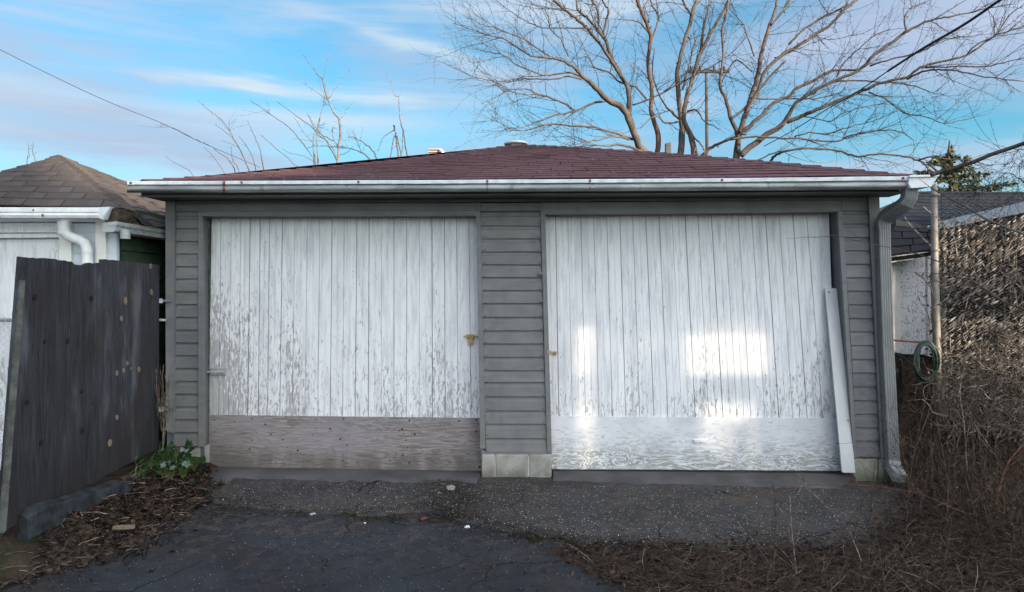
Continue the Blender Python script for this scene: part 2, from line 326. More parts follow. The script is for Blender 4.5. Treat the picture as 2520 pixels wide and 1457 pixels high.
# ---------------------------------------------------------------- geometry helpers
def P(px, py, Y): return Vector(((px - CX) / FPX * Y, Y, CH - (py - HY) / FPX * Y))
Y0, SL = 5.80, -0.045
DD = Vector((-SL, 1, 0)).normalized()                 # into the garage
def F(px, py, d=0.):                                  # point on the garage front, d metres proud of it
    r = (px - CX) / FPX; Y = (Y0 - d) / (1 - SL * r); return P(px, py, Y)
def lerp(a, b, t): return a + (b - a) * t
WL = {}
def wloc(o):
    v = Vector((0, 0, 0))
    while o is not None: v = v + o.location; o = o.parent
    return v
class MB:
    def __init__(s): s.v = []; s.f = []
    def quad(s, a, b, c, d): i = len(s.v); s.v += [a, b, c, d]; s.f.append((i, i + 1, i + 2, i + 3))
    def tri(s, a, b, c): i = len(s.v); s.v += [a, b, c]; s.f.append((i, i + 1, i + 2))
    def prism(s, front, back):                        # two matching closed loops
        n = len(front); i = len(s.v); s.v += list(front) + list(back)
        s.f.append(tuple(range(i, i + n))); s.f.append(tuple(range(i + 2 * n - 1, i + n - 1, -1)))
        for k in range(n): s.f.append((i + k, i + n + k, i + n + (k + 1) % n, i + (k + 1) % n))
    def slab(s, pts, t, D=None): D = DD if D is None else D; s.prism(pts, [p + D * t for p in pts])
    def box(s, a, b):
        (x0, y0, z0), (x1, y1, z1) = a, b
        s.prism([Vector((x0, y0, z0)), Vector((x1, y0, z0)), Vector((x1, y0, z1)), Vector((x0, y0, z1))],
                [Vector((x0, y1, z0)), Vector((x1, y1, z0)), Vector((x1, y1, z1)), Vector((x0, y1, z1))])
    def tube(s, pts, rad, n=6, cap=True):
        m = len(pts)
        if m < 2: return
        if not hasattr(rad, '__len__'): rad = [rad] * m
        t = (pts[1] - pts[0]).normalized(); up = Vector((0, 0, 1)) if abs(t.z) < .9 else Vector((1, 0, 0))
        x = t.cross(up).normalized(); i0 = len(s.v)
        for k in range(m):
            if 0 < k < m - 1: t = (pts[k + 1] - pts[k - 1])
            elif k == m - 1: t = pts[k] - pts[k - 1]
            if t.length < 1e-9: t = Vector((0, 0, 1))
            t = t.normalized(); x = (x - t * x.dot(t))
            x = x.normalized() if x.length > 1e-6 else t.orthogonal().normalized()
            y = t.cross(x)
            for j in range(n):
                a = 2 * math.pi * j / n; s.v.append(pts[k] + (x * math.cos(a) + y * math.sin(a)) * rad[k])
        for k in range(m - 1):
            for j in range(n):
                a = i0 + k * n + j; b = i0 + k * n + (j + 1) % n; s.f.append((a, b, b + n, a + n))
        if cap and n > 2:
            s.f.append(tuple(i0 + j for j in range(n - 1, -1, -1))); s.f.append(tuple(i0 + (m - 1) * n + j for j in range(n)))
    def disc(s, c, nrm, r, t=.004, n=10, sx=1., up=Vector((0, 0, 1))):
        x = nrm.cross(up).normalized(); y = x.cross(nrm)
        lp = [c + x * math.cos(2 * math.pi * j / n) * r * sx + y * math.sin(2 * math.pi * j / n) * r for j in range(n)]
        s.prism([p + nrm * t for p in lp], lp)
    def build(s, name, mat, parent=None, smooth=False, weld=False, **props):
        o0 = wloc(parent) if parent else Vector((0, 0, 0))
        me = bpy.data.meshes.new(name); me.from_pydata([tuple(v - o0) for v in s.v], [], s.f)
        me.materials.append(MAT[mat] if isinstance(mat, str) else mat)
        if weld:
            bm = bmesh.new(); bm.from_mesh(me); bmesh.ops.remove_doubles(bm, verts=bm.verts, dist=2e-5); bm.to_mesh(me); bm.free()
        if smooth: me.polygons.foreach_set('use_smooth', [True] * len(me.polygons))
        me.update(); o = bpy.data.objects.new(name, me); COL.objects.link(o); o.parent = parent
        for k, v in props.items(): o[k] = v
        return o
def thing(name, loc, label, cat, group=None):
    o = bpy.data.objects.new(name, None); COL.objects.link(o); o.location = loc; o.empty_display_size = .1
    o['label'] = label; o['category'] = cat
    if group: o['group'] = group
    return o
def tagm(o, label, cat, group=None):
    o['label'] = label; o['category'] = cat
    if group: o['group'] = group
    return o
def part(name, mat, parent, fn, smooth=False, **props):
    b = MB(); fn(b); return b.build(name, mat, parent, smooth, **props)
def fslab(px4, d, t):                                 # front-plane quad: TL, TR, BR, BL pixels
    b = MB(); b.slab([F(x, y, d) for x, y in px4], t); return b
def nz(x, y, s=1., o=0.): return noise.noise(Vector((x * s + o, y * s - o, o * .37)))
# ================================================================ ground
def sm(t): t = max(0., min(1., t)); return t * t * (3 - 2 * t)
def zb(x, y): return -.06 - .02 * (5.75 - max(-6, min(5.9, y)))
def dl(x, y):                                        # how far inside the left-hand litter bank
    e = -2.42 if y > 4.25 else -2.42 - (4.25 - y) * .8
    if y > 5.1: e = -2.42 - (y - 5.1) * .12
    return e - x + .10 * nz(x, y, 2.2, 3) + .05 * nz(x, y, 7, 9)
def dr(x, y):                                        # inside the right-hand weedy soil
    a = min(4.34 - y, (x - .62) + .72 * (y - 3.69)) ; b = (x - 2.25 - (y - 4.37) * .75) * .8
    return max(a, b) + .09 * nz(x, y, 2.0, 5) + .05 * nz(x, y, 7, 2)
def zdirt(x, y):
    z = zb(x, y) - .014
    l = dl(x, y); r = dr(x, y)
    z += (.135 + .09 * max(0, 5.1 - y)) * sm((l + .02) / .36) + .020 * sm((l + .05) / .12)
    z += .030 * sm((r + .03) / .15) + .05 * sm((r - .3) / 1.2)
    if l > 0 or r > 0: z += .018 * nz(x, y, 5, 1) * sm(max(l, r) / .2) + .007 * nz(x, y, 17, 4)
    return z
b = MB(); NXg, NYg = 260, 150; X0g, X1g, Y0g, Y1g = -4.6, 6.4, 2.4, 8.2
for j in range(NYg + 1):
    for i in range(NXg + 1):
        x = lerp(X0g, X1g, i / NXg); y = lerp(Y0g, Y1g, j / NYg); b.v.append(Vector((x, y, zdirt(x, y))))
for j in range(NYg):
    for i in range(NXg): a = j * (NXg + 1) + i; b.f.append((a, a + 1, a + NXg + 2, a + NXg + 1))
b.quad(Vector((-900, -900, -.33)), Vector((900, -900, -.33)), Vector((900, 900, -.33)), Vector((-900, 900, -.33)))
g = b.build('ground', 'soil', None, True); g['kind'] = 'structure'
b = MB(); n1, n2 = 44, 60
for j in range(n2 + 1):
    for i in range(n1 + 1):
        x = lerp(-3.5, 3.3, i / n1); y = lerp(-9., 5.65, j / n2); b.v.append(Vector((x, y, zb(x, y) + .006 * nz(x, y, 1.2, 7))))
for j in range(n2):
    for i in range(n1): a = j * (n1 + 1) + i; b.f.append((a, a + 1, a + n1 + 2, a + n1 + 1))
g = b.build('driveway', 'asphalt', None, True); g['kind'] = 'structure'
# old coarse paving between the driveway and the doors, its front edge broken and curved
edge = [(505, 1238), (600, 1250), (700, 1263), (900, 1274), (1060, 1262), (1130, 1285), (1250, 1308), (1330, 1324), (1450, 1340), (1600, 1345), (1750, 1352), (1900, 1350), (2020, 1342), (2130, 1328), (2240, 1290), (2290, 1235)]
def gpt(px, py, z=-.08): Y = (CH - z) * FPX / (py - HY); return ((px - CX) / FPX * Y, Y)
ew = [gpt(*e) for e in edge]
def edge_y(x):
    for (xa, ya), (xb, yb) in zip(ew, ew[1:]):
        if xa <= x <= xb: return lerp(ya, yb, (x - xa) / (xb - xa))
    return ew[0][1] if x < ew[0][0] else ew[-1][1]
b = MB(); n1, n2 = 260, 16
for i in range(n1 + 1):
    x = lerp(ew[0][0], 3.35, i / n1); yf = edge_y(x) + .035 * nz(x, 3, 6, 2) + .02 * nz(x, 1, 19, 6); yb = Y0 + SL * x + .04
    for j in range(n2 + 1):
        t = j / n2; y = lerp(yf, yb, t); z = zb(x, y) + .021 + .005 * nz(x, y, 3, 8) + .003 * nz(x, y, 14, 1)
        if j == 0: z -= .045
        if j == 1: y = yf + .012; z -= .004
        b.v.append(Vector((x, y, z)))
for i in range(n1):
    for j in range(n2): a = i * (n2 + 1) + j; b.f.append((a, a + n2 + 1, a + n2 + 2, a + 1))
g = b.build('paving', 'apron', None, True); g['kind'] = 'structure'
# concrete ramps under the doors
def ramp(topl, topr, fl, fr, drop, name):
    b = MB(); c = MB(); N = 46
    for k in range(N + 1):
        t = k / N; px = lerp(topl[0], topr[0], t); py = lerp(topl[1], topr[1], t); A = F(px, py, -.14); A.z += .002
        B = F(lerp(topl[0], topr[0], t), py + 3, 0); qx = lerp(fl[0], fr[0], t); qy = lerp(fl[1], fr[1], t)
        w = 2.2 * nz(qx, 0, .02, 4) + 1.3 * nz(qx, 0, .11, 9) - 4. * max(0, 1 - abs(qx - 828) / 26)
        Cc = F(qx, qy + w, .24 + .012 * nz(qx, 5, .05, 2)); Cc.z += .004 * nz(qx, 2, .03, 3)
        Dn = Cc.copy(); Dn.y -= .006; Dn.z -= .010 + .004 * nz(qx, 1, .08, 1); E = Dn.copy(); E.y -= .004; E.z -= drop
        b.v += [A, B, lerp(B, Cc, .5) + Vector((0, 0, .003)), Cc, Dn]; c.v += [Dn + Vector((0, -.0005, 0)), E]
    for k in range(N):
        for j in range(4): a = k * 5 + j; b.f.append((a, a + 1, a + 6, a + 5))
        a = k * 2; c.f.append((a, a + 1, a + 3, a + 2))
    for o in (0, N * 5):
        v = [b.v[o + j] for j in (0, 1, 3, 4)]; lo = [Vector((p.x, p.y, -.15)) for p in v]
        for q in range(3): b.quad(v[q], lo[q], lo[q + 1], v[q + 1])
    s = b.build(name, 'sill', None, True); s['kind'] = 'structure'; e = c.build('chipped_edge', 'sill_edge', s)
ramp((498, 1149), (1184, 1160), (520, 1183), (1172, 1191), .035, 'concrete_ramp')
ramp((1361, 1158), (2112, 1166), (1362, 1202), (2068, 1200), .030, 'concrete_ramp')

# ================================================================ garage
gb = F(1270, 1178, 0); gb.z = -.06
G = thing('garage', gb, 'long grey wooden double garage with two white plank doors and dark red hip roof', 'garage')
# dark interior shell behind the doors
def shell(b):
    f = [F(412, 486, -.22), F(2150, 478, -.22), F(2176, 1190, -.22), F(412, 1175, -.22)]
    b.prism(f, [p + DD * 6.0 for p in f])
part('wall', 'grey', G, shell)
def pw(tab, y):                                      # piecewise px(x) along rows
    for (xa, ya), (xb, yb) in zip(tab, tab[1:]):
        if y <= yb: return lerp(xa, xb, (y - ya) / (yb - ya))
    (xa, ya), (xb, yb) = tab[-2:]; return lerp(xa, xb, (y - ya) / (yb - ya))
random.seed(3)
def lap(Lt, Rt, y0l, y0r, y1l, y1r, name='siding_board'):
    """one cove-topped siding board; top edge row y0, bottom edge row y1"""
    b = MB(); prof = [(0., .000), (.10, .001), (.24, .005), (.32, .0145), (.60, .0155), (1., .018), (1.0, -.01), (0, -.01)]
    j = random.uniform(-.0015, .0015); n = 6
    rings = []
    for k in range(n + 1):
        s = k / n; loop = []
        for t, d in prof:
            yl = lerp(y0l, y1l - .7, t); yr = lerp(y0r, y1r - .7, t); y = lerp(yl, yr, s)
            if t > .9 and 0 < k < n: y += random.uniform(-.25, .25)
            x = lerp(pw(Lt, yl), pw(Rt, yr), s); loop.append(F(x, y, d + j))
        rings.append(loop)
    for k in range(n):
        i = len(b.v); m = len(prof); b.v += rings[k] + rings[k + 1]
        for q in range(m): b.f.append((i + q, i + (q + 1) % m, i + m + (q + 1) % m, i + m + q))
    i = len(b.v); m = len(prof); b.v += rings[0] + rings[-1]; b.f.append(tuple(range(i, i + m))); b.f.append(tuple(range(i + 2 * m - 1, i + m - 1, -1)))
    b.build(name, 'grey', G, weld=True)
LL = [(431, 480), (430, 720), (427.5, 1100)]; LR = [(486.5, 480), (486.8, 800), (487.5, 1100)]
ys = [520, 532] ; rows = [520.5, 532, 562.6, 594, 624.5, 656, 686, 717.6]
while rows[-1] < 1050: rows.append(rows[-1] + 31.5)
rows[-1] = 1064; rows.append(1099)
for a, c in zip(rows, rows[1:]):
    lap(LL, LR, a, a, c, c)
ML = [(1183, 519), (1188.6, 846), (1197, 1116)]; MR = [(1329, 519), (1337, 846), (1346, 1116)]
rows = [524.5, 556, 587.6, 619.7, 651.4, 683, 715, 747, 780.5, 814, 846, 879, 912, 941, 976.5, 1011, 1043.6, 1079, 1113]
for a, c in zip(rows, rows[1:]): lap(ML, MR, a, a, c, c)
RL = [(2073, 519), (2095, 853), (2110, 1125)]; RR = [(2137, 519), (2154, 800), (2172, 1125)]
rows = [519, 551, 584, 617, 650, 683, 716, 749.5, 783, 816.5, 850, 884, 917.6, 951.6, 985.6, 1018.7, 1052.7, 1085, 1125.6]
for a, c in zip(rows, rows[1:]): lap(RL, RR, a, a, c, c)
def gp(name, mat, px4, d, t=.03, **k): return fslab(px4, d, t).build(name, mat, G, **k)
# piers behind the siding, corner posts, casings, friezes
gp('wall_pier', 'jamb', [(409, 484), (497, 484), (497, 1099), (411, 1099)], -.012, .2)
gp('wall_pier', 'jamb', [(1176, 500), (1337, 500), (1357, 1117), (1183, 1117)], -.012, .2)
gp('wall_pier', 'jamb', [(2066, 495), (2162, 478), (2178, 1128), (2106, 1128)], -.012, .2)
gp('corner_board', 'grey', [(407, 482), (430, 482), (427, 1066), (408, 1060)], .045, .05)
gp('corner_board', 'grey', [(2137, 476), (2164, 476), (2181, 1128), (2168, 1128)], .045, .05)
gp('frieze_board', 'grey', [(431, 486), (2136, 479), (2136, 492.3), (431, 500)], .012, .03)
for xa, xb in ((431, 1182.3), (1183, 1329.6)):
    gp('frieze_board', 'grey', [(xa, 500.7), (xb, 499), (xb, 518), (xa, 519.8)], .018, .03)
gp('frieze_board', 'grey', [(2072, 493), (2136, 492.6), (2136, 518.5), (2072, 518.5)], .018, .03)
gp('header_board', 'grey', [(487, 520.3), (1182, 518.5), (1182, 530.5), (487, 532)], .030, .20)
gp('header_board', 'grey', [(1330.3, 499), (2071, 493.4), (2071, 520.3), (1330.3, 527)], .024, .20)
gp('header_trim', 'grey', [(1330.3, 516.5), (2030, 513), (2030, 521.3), (1330.3, 527.4)], .032, .01)
gp('door_casing', 'grey', [(487, 532.3), (498.5, 532.3), (501, 1100), (488, 1100)], .030, .04)
gp('door_casing', 'grey', [(1171.5, 531), (1182.6, 531), (1195, 1104), (1182, 1104)], .030, .04)
gp('door_casing', 'grey', [(1330.5, 527.5), (1342, 527.5), (1358, 1112), (1346.6, 1112)], .030, .04)
gp('door_casing', 'grey', [(2061.5, 521), (2073.5, 521), (2110, 1127), (2101, 1127)], .030, .04)
gp('bottom_board', 'grey', [(1184, 1104.5), (1197, 1113.5), (1197, 1118.5), (1184, 1118.5)], .020, .04)
gp('bottom_board', 'grey', [(1197, 1113.5), (1358, 1112.5), (1358, 1119), (1197, 1118.5)], .016, .04)
def vpr(name, mat, rows_, par=G):                     # vertical prism from section points (xt,yt,xb,yb,d)
    b = MB(); b.prism([F(a, c, d) for a, c, _, _, d in rows_], [F(e, f, d) for _, _, e, f, d in rows_]); return b.build(name, mat, par)
vpr('door_jamb', 'jamb', [(498.6, 533, 501, 1148, 0.0), (522, 536, 512, 1148, -.19), (515, 536, 505, 1148, -.19), (491, 533, 493, 1148, 0.)])
vpr('door_jamb', 'jamb', [(2061.4, 520, 2102, 1158, 0.0), (2038, 524, 2074, 1158, -.19), (2046, 524, 2082, 1158, -.19), (2070, 520, 2110, 1158, 0.)])
gp('weather_strip', 'gate_post', [(511, 560), (516, 560), (512, 1110), (506.5, 1110)], -.12, .012)
# ---- doors
def door(Tx, Bx, ytop, ybl, ybr, mat, ext_l=0, ext_r=0):
    n = len(Tx); dr_ = bpy.data.objects.new('plank_door', None); COL.objects.link(dr_); dr_.parent = G; dr_.empty_display_size = .1
    backp = [F(Tx[0] - ext_l, ytop - 6, -.178), F(Tx[-1] + ext_r, ytop - 6, -.178), F(Bx[-1] + ext_r, ybr + 120, -.178), F(Bx[0] - ext_l, ybl + 120, -.178)]
    part('backing', 'black', dr_, lambda b: b.slab(backp, .02))  # black sheet stands in for the dark between planks and under the door
    gl_ = [random.choice((.2, .3, .3, .5)) for _ in range(n)]
    for k in range(n - 1):
        t0, t1, b0, b1 = Tx[k], Tx[k + 1], Bx[k], Bx[k + 1]
        if k == 0: t0 -= ext_l; b0 -= ext_l
        if k == n - 2: t1 += ext_r; b1 += ext_r
        yb_ = lerp(ybl, ybr, (k + .5) / (n - 1)); j = random.uniform(-.002, .002)
        g_ = .45; sec = [(0, -.014), (0.001, -.004), (g_, 0), (.47, 0), (.485, -.004), (.50, -.0045), (.515, -.004), (.53, 0), (-g_, 0), (-.001, -.004), (-.0005, -.014)]
        b = MB(); rs = []
        for r_ in range(9):
            v = r_ / 8; y = lerp(ytop - 7, yb_, v); xa = lerp(t0, b0, v) + gl_[k]; xb = lerp(t1, b1, v) - gl_[k + 1]
            wob = .35 * nz(k * 3.1, r_ * .9, 1, 2); row = []
            for q, (s, d) in enumerate(sec):
                if q in (1, 2) and True: x = xa + (0 if q == 1 else .9)
                elif q in (8, 9): x = xb - (0 if q == 9 else .9)
                elif q == 0: x = xa
                elif q == 10: x = xb
                else: x = lerp(xa, xb, s)
                row.append(F(x + wob * (1 if 2 <= q <= 8 else .6), y, -.150 + d + j))
            rs.append(row)
        for r_ in range(8):
            i = len(b.v); m = len(sec); b.v += rs[r_] + rs[r_ + 1]
            for q in range(m - 1): b.f.append((i + q, i + q + 1, i + m + q + 1, i + m + q))
        b.quad(rs[-1][0], rs[-1][2], rs[-1][8], rs[-1][10])
        b.build('plank', mat, dr_, weld=True)
    return dr_
c51 = lambda x: 459.4 + .3646 * x
c6 = lambda x: 459.4 + .4144 * x
c7 = lambda x: 1246.7 + .3646 * x
c8 = lambda x: 1246.7 + .4144 * x
T1 = [c51(x) for x in [170, 233, 302, 367, 430, 497, 560, 647, 730, 815, 900, 982, 1065, 1150, 1232, 1316, 1400, 1485, 1570, 1655, 1740, 1822, 1905, 1950]]
B1 = [c6(x) for x in [130, 190, 247, 307, 362, 425, 480, 553, 627, 702, 778, 852, 925, 1000, 1078, 1155, 1230, 1305, 1382, 1460, 1535, 1612, 1690, 1735]]
D1 = door(T1, B1, 537, 1022, 1031, 'door_a', 1, 10)
T2 = [c7(x) for x in [262, 330, 413, 500, 587, 675, 763, 850, 938, 1028, 1115, 1203, 1291, 1381, 1470, 1561, 1652, 1745, 1838, 1930, 2023, 2175]]
B2 = [c8(x) for x in [265, 310, 390, 468, 548, 628, 707, 790, 875, 957, 1040, 1120, 1200, 1285, 1368, 1450, 1535, 1617, 1700, 1785, 1877, 1955]]
D2 = door(T2, B2, 530, 1024, 1032, 'door_b', 9, 1)
def kick(dr_, mat, q, wav):
    b = MB(); n = 40; top = []; bot = []
    for k in range(n + 1):
        t = k / n; x0 = lerp(q[0][0], q[1][0], t); y0 = lerp(q[0][1], q[1][1], t) + .3 * nz(t * 40, 0, .5, 3)
        x1 = lerp(q[3][0], q[2][0], t); y1 = lerp(q[3][1], q[2][1], t) + wav * nz(t * 40, 2, .3, 5) + .3 * nz(t * 40, 1, 1.7, 5)
        top.append((x0, y0)); bot.append((x1, y1))
    for k in range(n):
        fr = [F(*top[k], -.137), F(*top[k + 1], -.137), F(*bot[k + 1], -.137), F(*bot[k], -.137)]; bk = [p + DD * .013 for p in fr]
        b.quad(*fr); b.quad(bk[0], bk[1], fr[1], fr[0]); b.quad(fr[3], fr[2], bk[2], bk[3])
        if k == 0: b.quad(bk[0], fr[0], fr[3], bk[3])
        if k == n - 1: b.quad(fr[1], bk[1], bk[2], fr[2])
    return b.build('kick_panel', mat, dr_)
K1 = kick(D1, 'ply_a', [(512.5, 1021.5), (1185, 1029.5), (1188, 1160.5), (508.5, 1149)], 1.0)
K2 = kick(D2, 'ply_b', [(1352, 1024), (2059, 1030), (2072, 1158.5), (1358, 1154.5)], .8)
# knots and nail holes of the bare panel
kn = [(165, 436, 7), (283, 446, 6), (386, 426, 6), (467, 462, 8), (590, 416, 5), (500, 521, 7), (571, 552, 8), (388, 555, 6), (598, 600, 5), (373, 609, 8), (169, 506, 5), (205, 626, 5), (585, 655, 6), (852, 488, 9), (932, 428, 8), (912, 548, 9), (953, 586, 8), (965, 526, 5), (748, 526, 5), (770, 483, 4), (928, 644, 5), (928, 677, 7), (1280, 490, 9), (1322, 440, 10), (1354, 521, 9), (1303, 555, 7), (1310, 601, 7), (1268, 530, 4), (1284, 647, 9), (1322, 690, 9), (1208, 677, 6), (1505, 467, 5), (1537, 494, 4), (1618, 441, 8), (1636, 527, 5), (1658, 440, 4), (1722, 439, 10), (1720, 505, 8), (1716, 573, 6), (1670, 636, 6), (1562, 690, 6), (1505, 719, 5), (1740, 715, 12), (880, 436, 4), (1128, 438, 5), (1210, 427, 5), (1168, 433, 4), (660, 617, 9), (800, 450, 4), (443, 520, 4), (533, 617, 4)]
random.seed(5)
for x, y, r in kn:
    c = F(c6(x), 853 + .4144 * y, -.1368); mm = MB(); mm.disc(c, -DD, r * .4144 * .62 / FPX * 5.8, .0006, 9, random.uniform(.9, 1.35)); mm.build('knot', 'knot', D1)
# ---- door furniture
def hw(name, mat, par, fn): return part(name, mat, par, fn)
def bolt1(b):
    for y in (905, 919): b.slab([F(517, y, -.128), F(558, y, -.128), F(558, y + 3.6, -.128), F(517, y + 3.6, -.128)], .009)
    b.slab([F(521, 906, -.132), F(555, 906, -.132), F(555, 922, -.132), F(521, 922, -.132)], .004)
    b.tube([F(506, 915.5, -.10), F(550, 915.5, -.105)], .008, 8); b.tube([F(530, 915.5, -.10), F(530, 921, -.085)], .004, 6)
hw('slide_bolt', 'zinc', D1, bolt1)
def bolt2(b):
    b.slab([F(1147, 823, -.130), F(1169, 823, -.130), F(1168, 833, -.130), F(1148, 833, -.130)], .004)
    b.tube([F(1141, 828, -.115), F(1177, 827, -.115)], .006, 8)
    for x in (1151, 1163): b.slab([F(x - 2.4, 824, -.105), F(x + 2.4, 824, -.105), F(x + 2.4, 832, -.105), F(x - 2.4, 832, -.105)], .02)
    b.slab([F(1152, 833, -.124), F(1165, 833, -.124), F(1164, 848, -.124), F(1153, 848, -.124)], .006)
    b.slab([F(1156.5, 838, -.118), F(1160.5, 838, -.118), F(1160.5, 846, -.118), F(1156.5, 846, -.118)], .006)
hw('rusty_bolt', 'brass', D1, bolt2)
def bolt3(b):
    b.slab([F(1360, 864, -.130), F(1371, 865, -.130), F(1371, 874, -.130), F(1360, 873, -.130)], .005)
    b.tube([F(1363, 866, -.115), F(1368, 869, -.11), F(1363, 872, -.115)], .005, 6)
hw('hasp', 'brass', D2, bolt3)
hw('hasp_plate', 'brass', G, lambda b: b.slab([F(1347, 862, .036), F(1357, 863, .036), F(1357, 872, .036), F(1347, 871, .036)], .005))
def handle2(b):
    b.slab([F(1702, 1079, -.133), F(1743, 1079, -.133), F(1741, 1083, -.133), F(1704, 1083, -.133)], .004)
    b.slab([F(1708, 1083, -.118), F(1738, 1083, -.118), F(1737, 1089, -.118), F(1709, 1089, -.118)], .02)
hw('pull_handle', 'old_white', D2, handle2)
for x, y in ((1331, 673), (1334.5, 741)):
    part('hinge_plate', 'grey', G, lambda b: (b.slab([F(x - 7, y - 3, .038), F(x + 7, y - 3, .038), F(x + 7, y + 3, .038), F(x - 7, y + 3, .038)], .006), b.disc(F(x, y, .040), -DD, .006, .004, 8)))
# nail heads along casings and boards
nb = MB()
for x, y, d in [(445, 515, .022), (700, 517, .024), (900, 515, .022), (1150, 525, .034), (1173, 513, .022), (1325, 512, .022), (1200, 515, .022), (1800, 505, .028), (1600, 510, .028), (1420, 512, .028), (1955, 504, .028)]:
    nb.disc(F(x, y, d), -DD, .0045, .001, 6)
for k in range(1, 18):
    for x in (1190 + k * .6, 1323 + k * .9): nb.disc(F(x, 517 + 32.6 * k, .0205), -DD, .0048, .001, 6)
nb.build('nail_heads', 'knot', G, kind='stuff')
# ---- foundation blocks
def blk(xs, ys0, ys1, d):
    for (a, c) in zip(xs, xs[1:]):
        q = [F(a + .9, ys0, d), F(c - .9, ys0, d), F(c - .9, ys1, d), F(a + .9, ys1, d)]
        o = fslab([(a + .9, ys0), (c - .9, ys0), (c - .9, ys1), (a + .9, ys1)], d, .2).build('concrete_block', 'block', G)
        bv = o.modifiers.new('b', 'BEVEL'); bv.width = .012; bv.segments = 2
blk([1184, 1218.5, 1301.5, 1358.5], 1119.5, 1186, .045)
blk([2100, 2162, 2187], 1130, 1206, .035)
blk([440, 498], 1101, 1150, .0)
gp('mortar_joint', 'mortar', [(1187, 1122), (1356, 1122), (1356, 1180), (1187, 1180)], .036, .1)
# ---- eaves
part('soffit', 'jamb', G, lambda b: b.slab([F(347, 483, .30), F(2243, 470.5, .30), F(2243, 470.5, .30) + Vector((0, 0, .02)), F(347, 483, .30) + Vector((0, 0, .02))], .36))
gp('fascia', 'grey', [(347.6, 463), (2243, 455), (2243, 471.8), (347.6, 484.5)], .300, .03)
def gy(px, t):                                        # gutter rows: 0 = lip top, .32 = under lip, 1 = belly
    u = (px - 313) / (2243 - 313); top = lerp(446.5, 434.5, u) + 2.0 * math.sin(math.pi * u) + .7 * nz(px, 0, .006, 4); bot = lerp(474.5, 466.5, u) + 1.2 * math.sin(math.pi * u) + .7 * nz(px, 0, .006, 8)
    return lerp(top, bot, t)
def sweep(name, mat, prof, x0, x1, par=G, n=40, smooth=True):
    b = MB(); m = len(prof)
    for k in range(n + 1):
        px = lerp(x0, x1, k / n)
        for d, t in prof: b.v.append(F(px, gy(px, t), d))
    for k in range(n):
        for q in range(m - 1): a = k * m + q; b.f.append((a, a + 1, a + m + 1, a + m))
    return b.build(name, mat, par, smooth)
GU = sweep('gutter', 'galv', [(.445, .31), (.436, .33), (.438, .50), (.444, .66), (.436, .80), (.415, .92), (.385, .99), (.345, 1.0), (.315, .93), (.312, .3), (.31, .05)], 313, 2243)
sweep('gutter_lip', 'gutter_lip', [(.425, .02), (.440, -.02), (.452, .03), (.452, .27), (.444, .31), (.430, .31)], 313, 2243, GU, 60, False)
part('gutter_end', 'galv', GU, lambda b: b.prism([F(312.6, gy(313, t), d) for d, t in [(.452, 0), (.438, .5), (.436, .8), (.385, 1.), (.315, .93), (.31, 0)]], [F(314.6, gy(313, t), d) for d, t in [(.452, 0), (.438, .5), (.436, .8), (.385, 1.), (.315, .93), (.31, 0)]]))
for x in (322, 595, 882, 1199, 1452, 1777, 2222):
    part('gutter_spike', 'rust', GU, lambda b: b.disc(F(x, gy(x, .12), .452), -DD, .010, .006, 8))
for x, w in ((551, 3), (1199, 2.), (1452, 2.)):
    part('rust_seam', 'rust' if x == 551 else 'downspout', GU, lambda b: b.prism([F(x - w, gy(x, t), d + .0025) for d, t in [(.454, .0), (.454, .27), (.440, .4), (.446, .66), (.438, .80), (.405, .95), (.36, 1.03)]] + [F(x - w, gy(x, .9), .35)], [F(x + w, gy(x, t), d + .0025) for d, t in [(.454, .0), (.454, .27), (.440, .4), (.446, .66), (.438, .80), (.405, .95), (.36, 1.03)]] + [F(x + w, gy(x, .9), .35)]))
# white outlet piece at the right end
def outlet(b):
    A = [F(2239, 433, .47), F(2310, 431.5, .47), F(2292, 459, .47), F(2242, 463, .47), F(2236, 452, .47)]
    b.prism(A, [p + DD * .17 for p in A])
    b.slab([F(2239, 431, .485), F(2311, 429.5, .485), F(2309, 434, .485), F(2239, 436, .485)], .02)
part('end_piece', 'white_enamel', GU, outlet)
def rect_sweep(b, pts, w, dp, ribs=5):
    """ribbed rectangular pipe along pts (px,py,d)"""
    W_ = [F(*p) for p in pts]; rings = []
    for k, p in enumerate(W_):
        t = (W_[min(k + 1, len(W_) - 1)] - W_[max(k - 1, 0)]).normalized(); sd = DD.cross(t).normalized(); fr = t.cross(sd).normalized()
        if fr.dot(DD) > 0: fr = -fr
        loop = []
        for i in range(ribs * 2 + 1):
            s = i / (ribs * 2); loop.append(p + sd * (s - .5) * w + fr * (dp / 2 + (.005 if i % 2 else 0)))
        loop.append(p + sd * .5 * w - fr * dp / 2); loop.append(p - sd * .5 * w - fr * dp / 2); rings.append(loop)
    m = len(rings[0])
    for k in range(len(rings) - 1):
        i = len(b.v); b.v += rings[k] + rings[k + 1]
        for q in range(m): b.f.append((i + q, i + (q + 1) % m, i + m + (q + 1) % m, i + m + q))
    i = len(b.v); b.v += rings[0]; b.f.append(tuple(range(i, i + m))); i = len(b.v); b.v += rings[-1]; b.f.append(tuple(range(i, i + m)))
DS = part('downspout', 'downspout', G, lambda b: rect_sweep(b, [(2171, 556, .09), (2172, 562, .09), (2181, 850, .09), (2195, 1120, .09), (2197, 1141, .09)], .090, .07))
part('downspout_elbow', 'downspout', DS, lambda b: rect_sweep(b, [(2238, 464, .38), (2238, 476, .38), (2236, 488, .375), (2229, 500, .36), (2217, 510, .31), (2202, 519, .24), (2188, 527, .17), (2178, 536, .12), (2172, 547, .10), (2171, 562, .095)], .096, .075))
part('downspout_shoe', 'galv', DS, lambda b: rect_sweep(b, [(2196.5, 1134, .09), (2198, 1148, .11), (2206, 1163, .17), (2216, 1178, .24)], .095, .075))
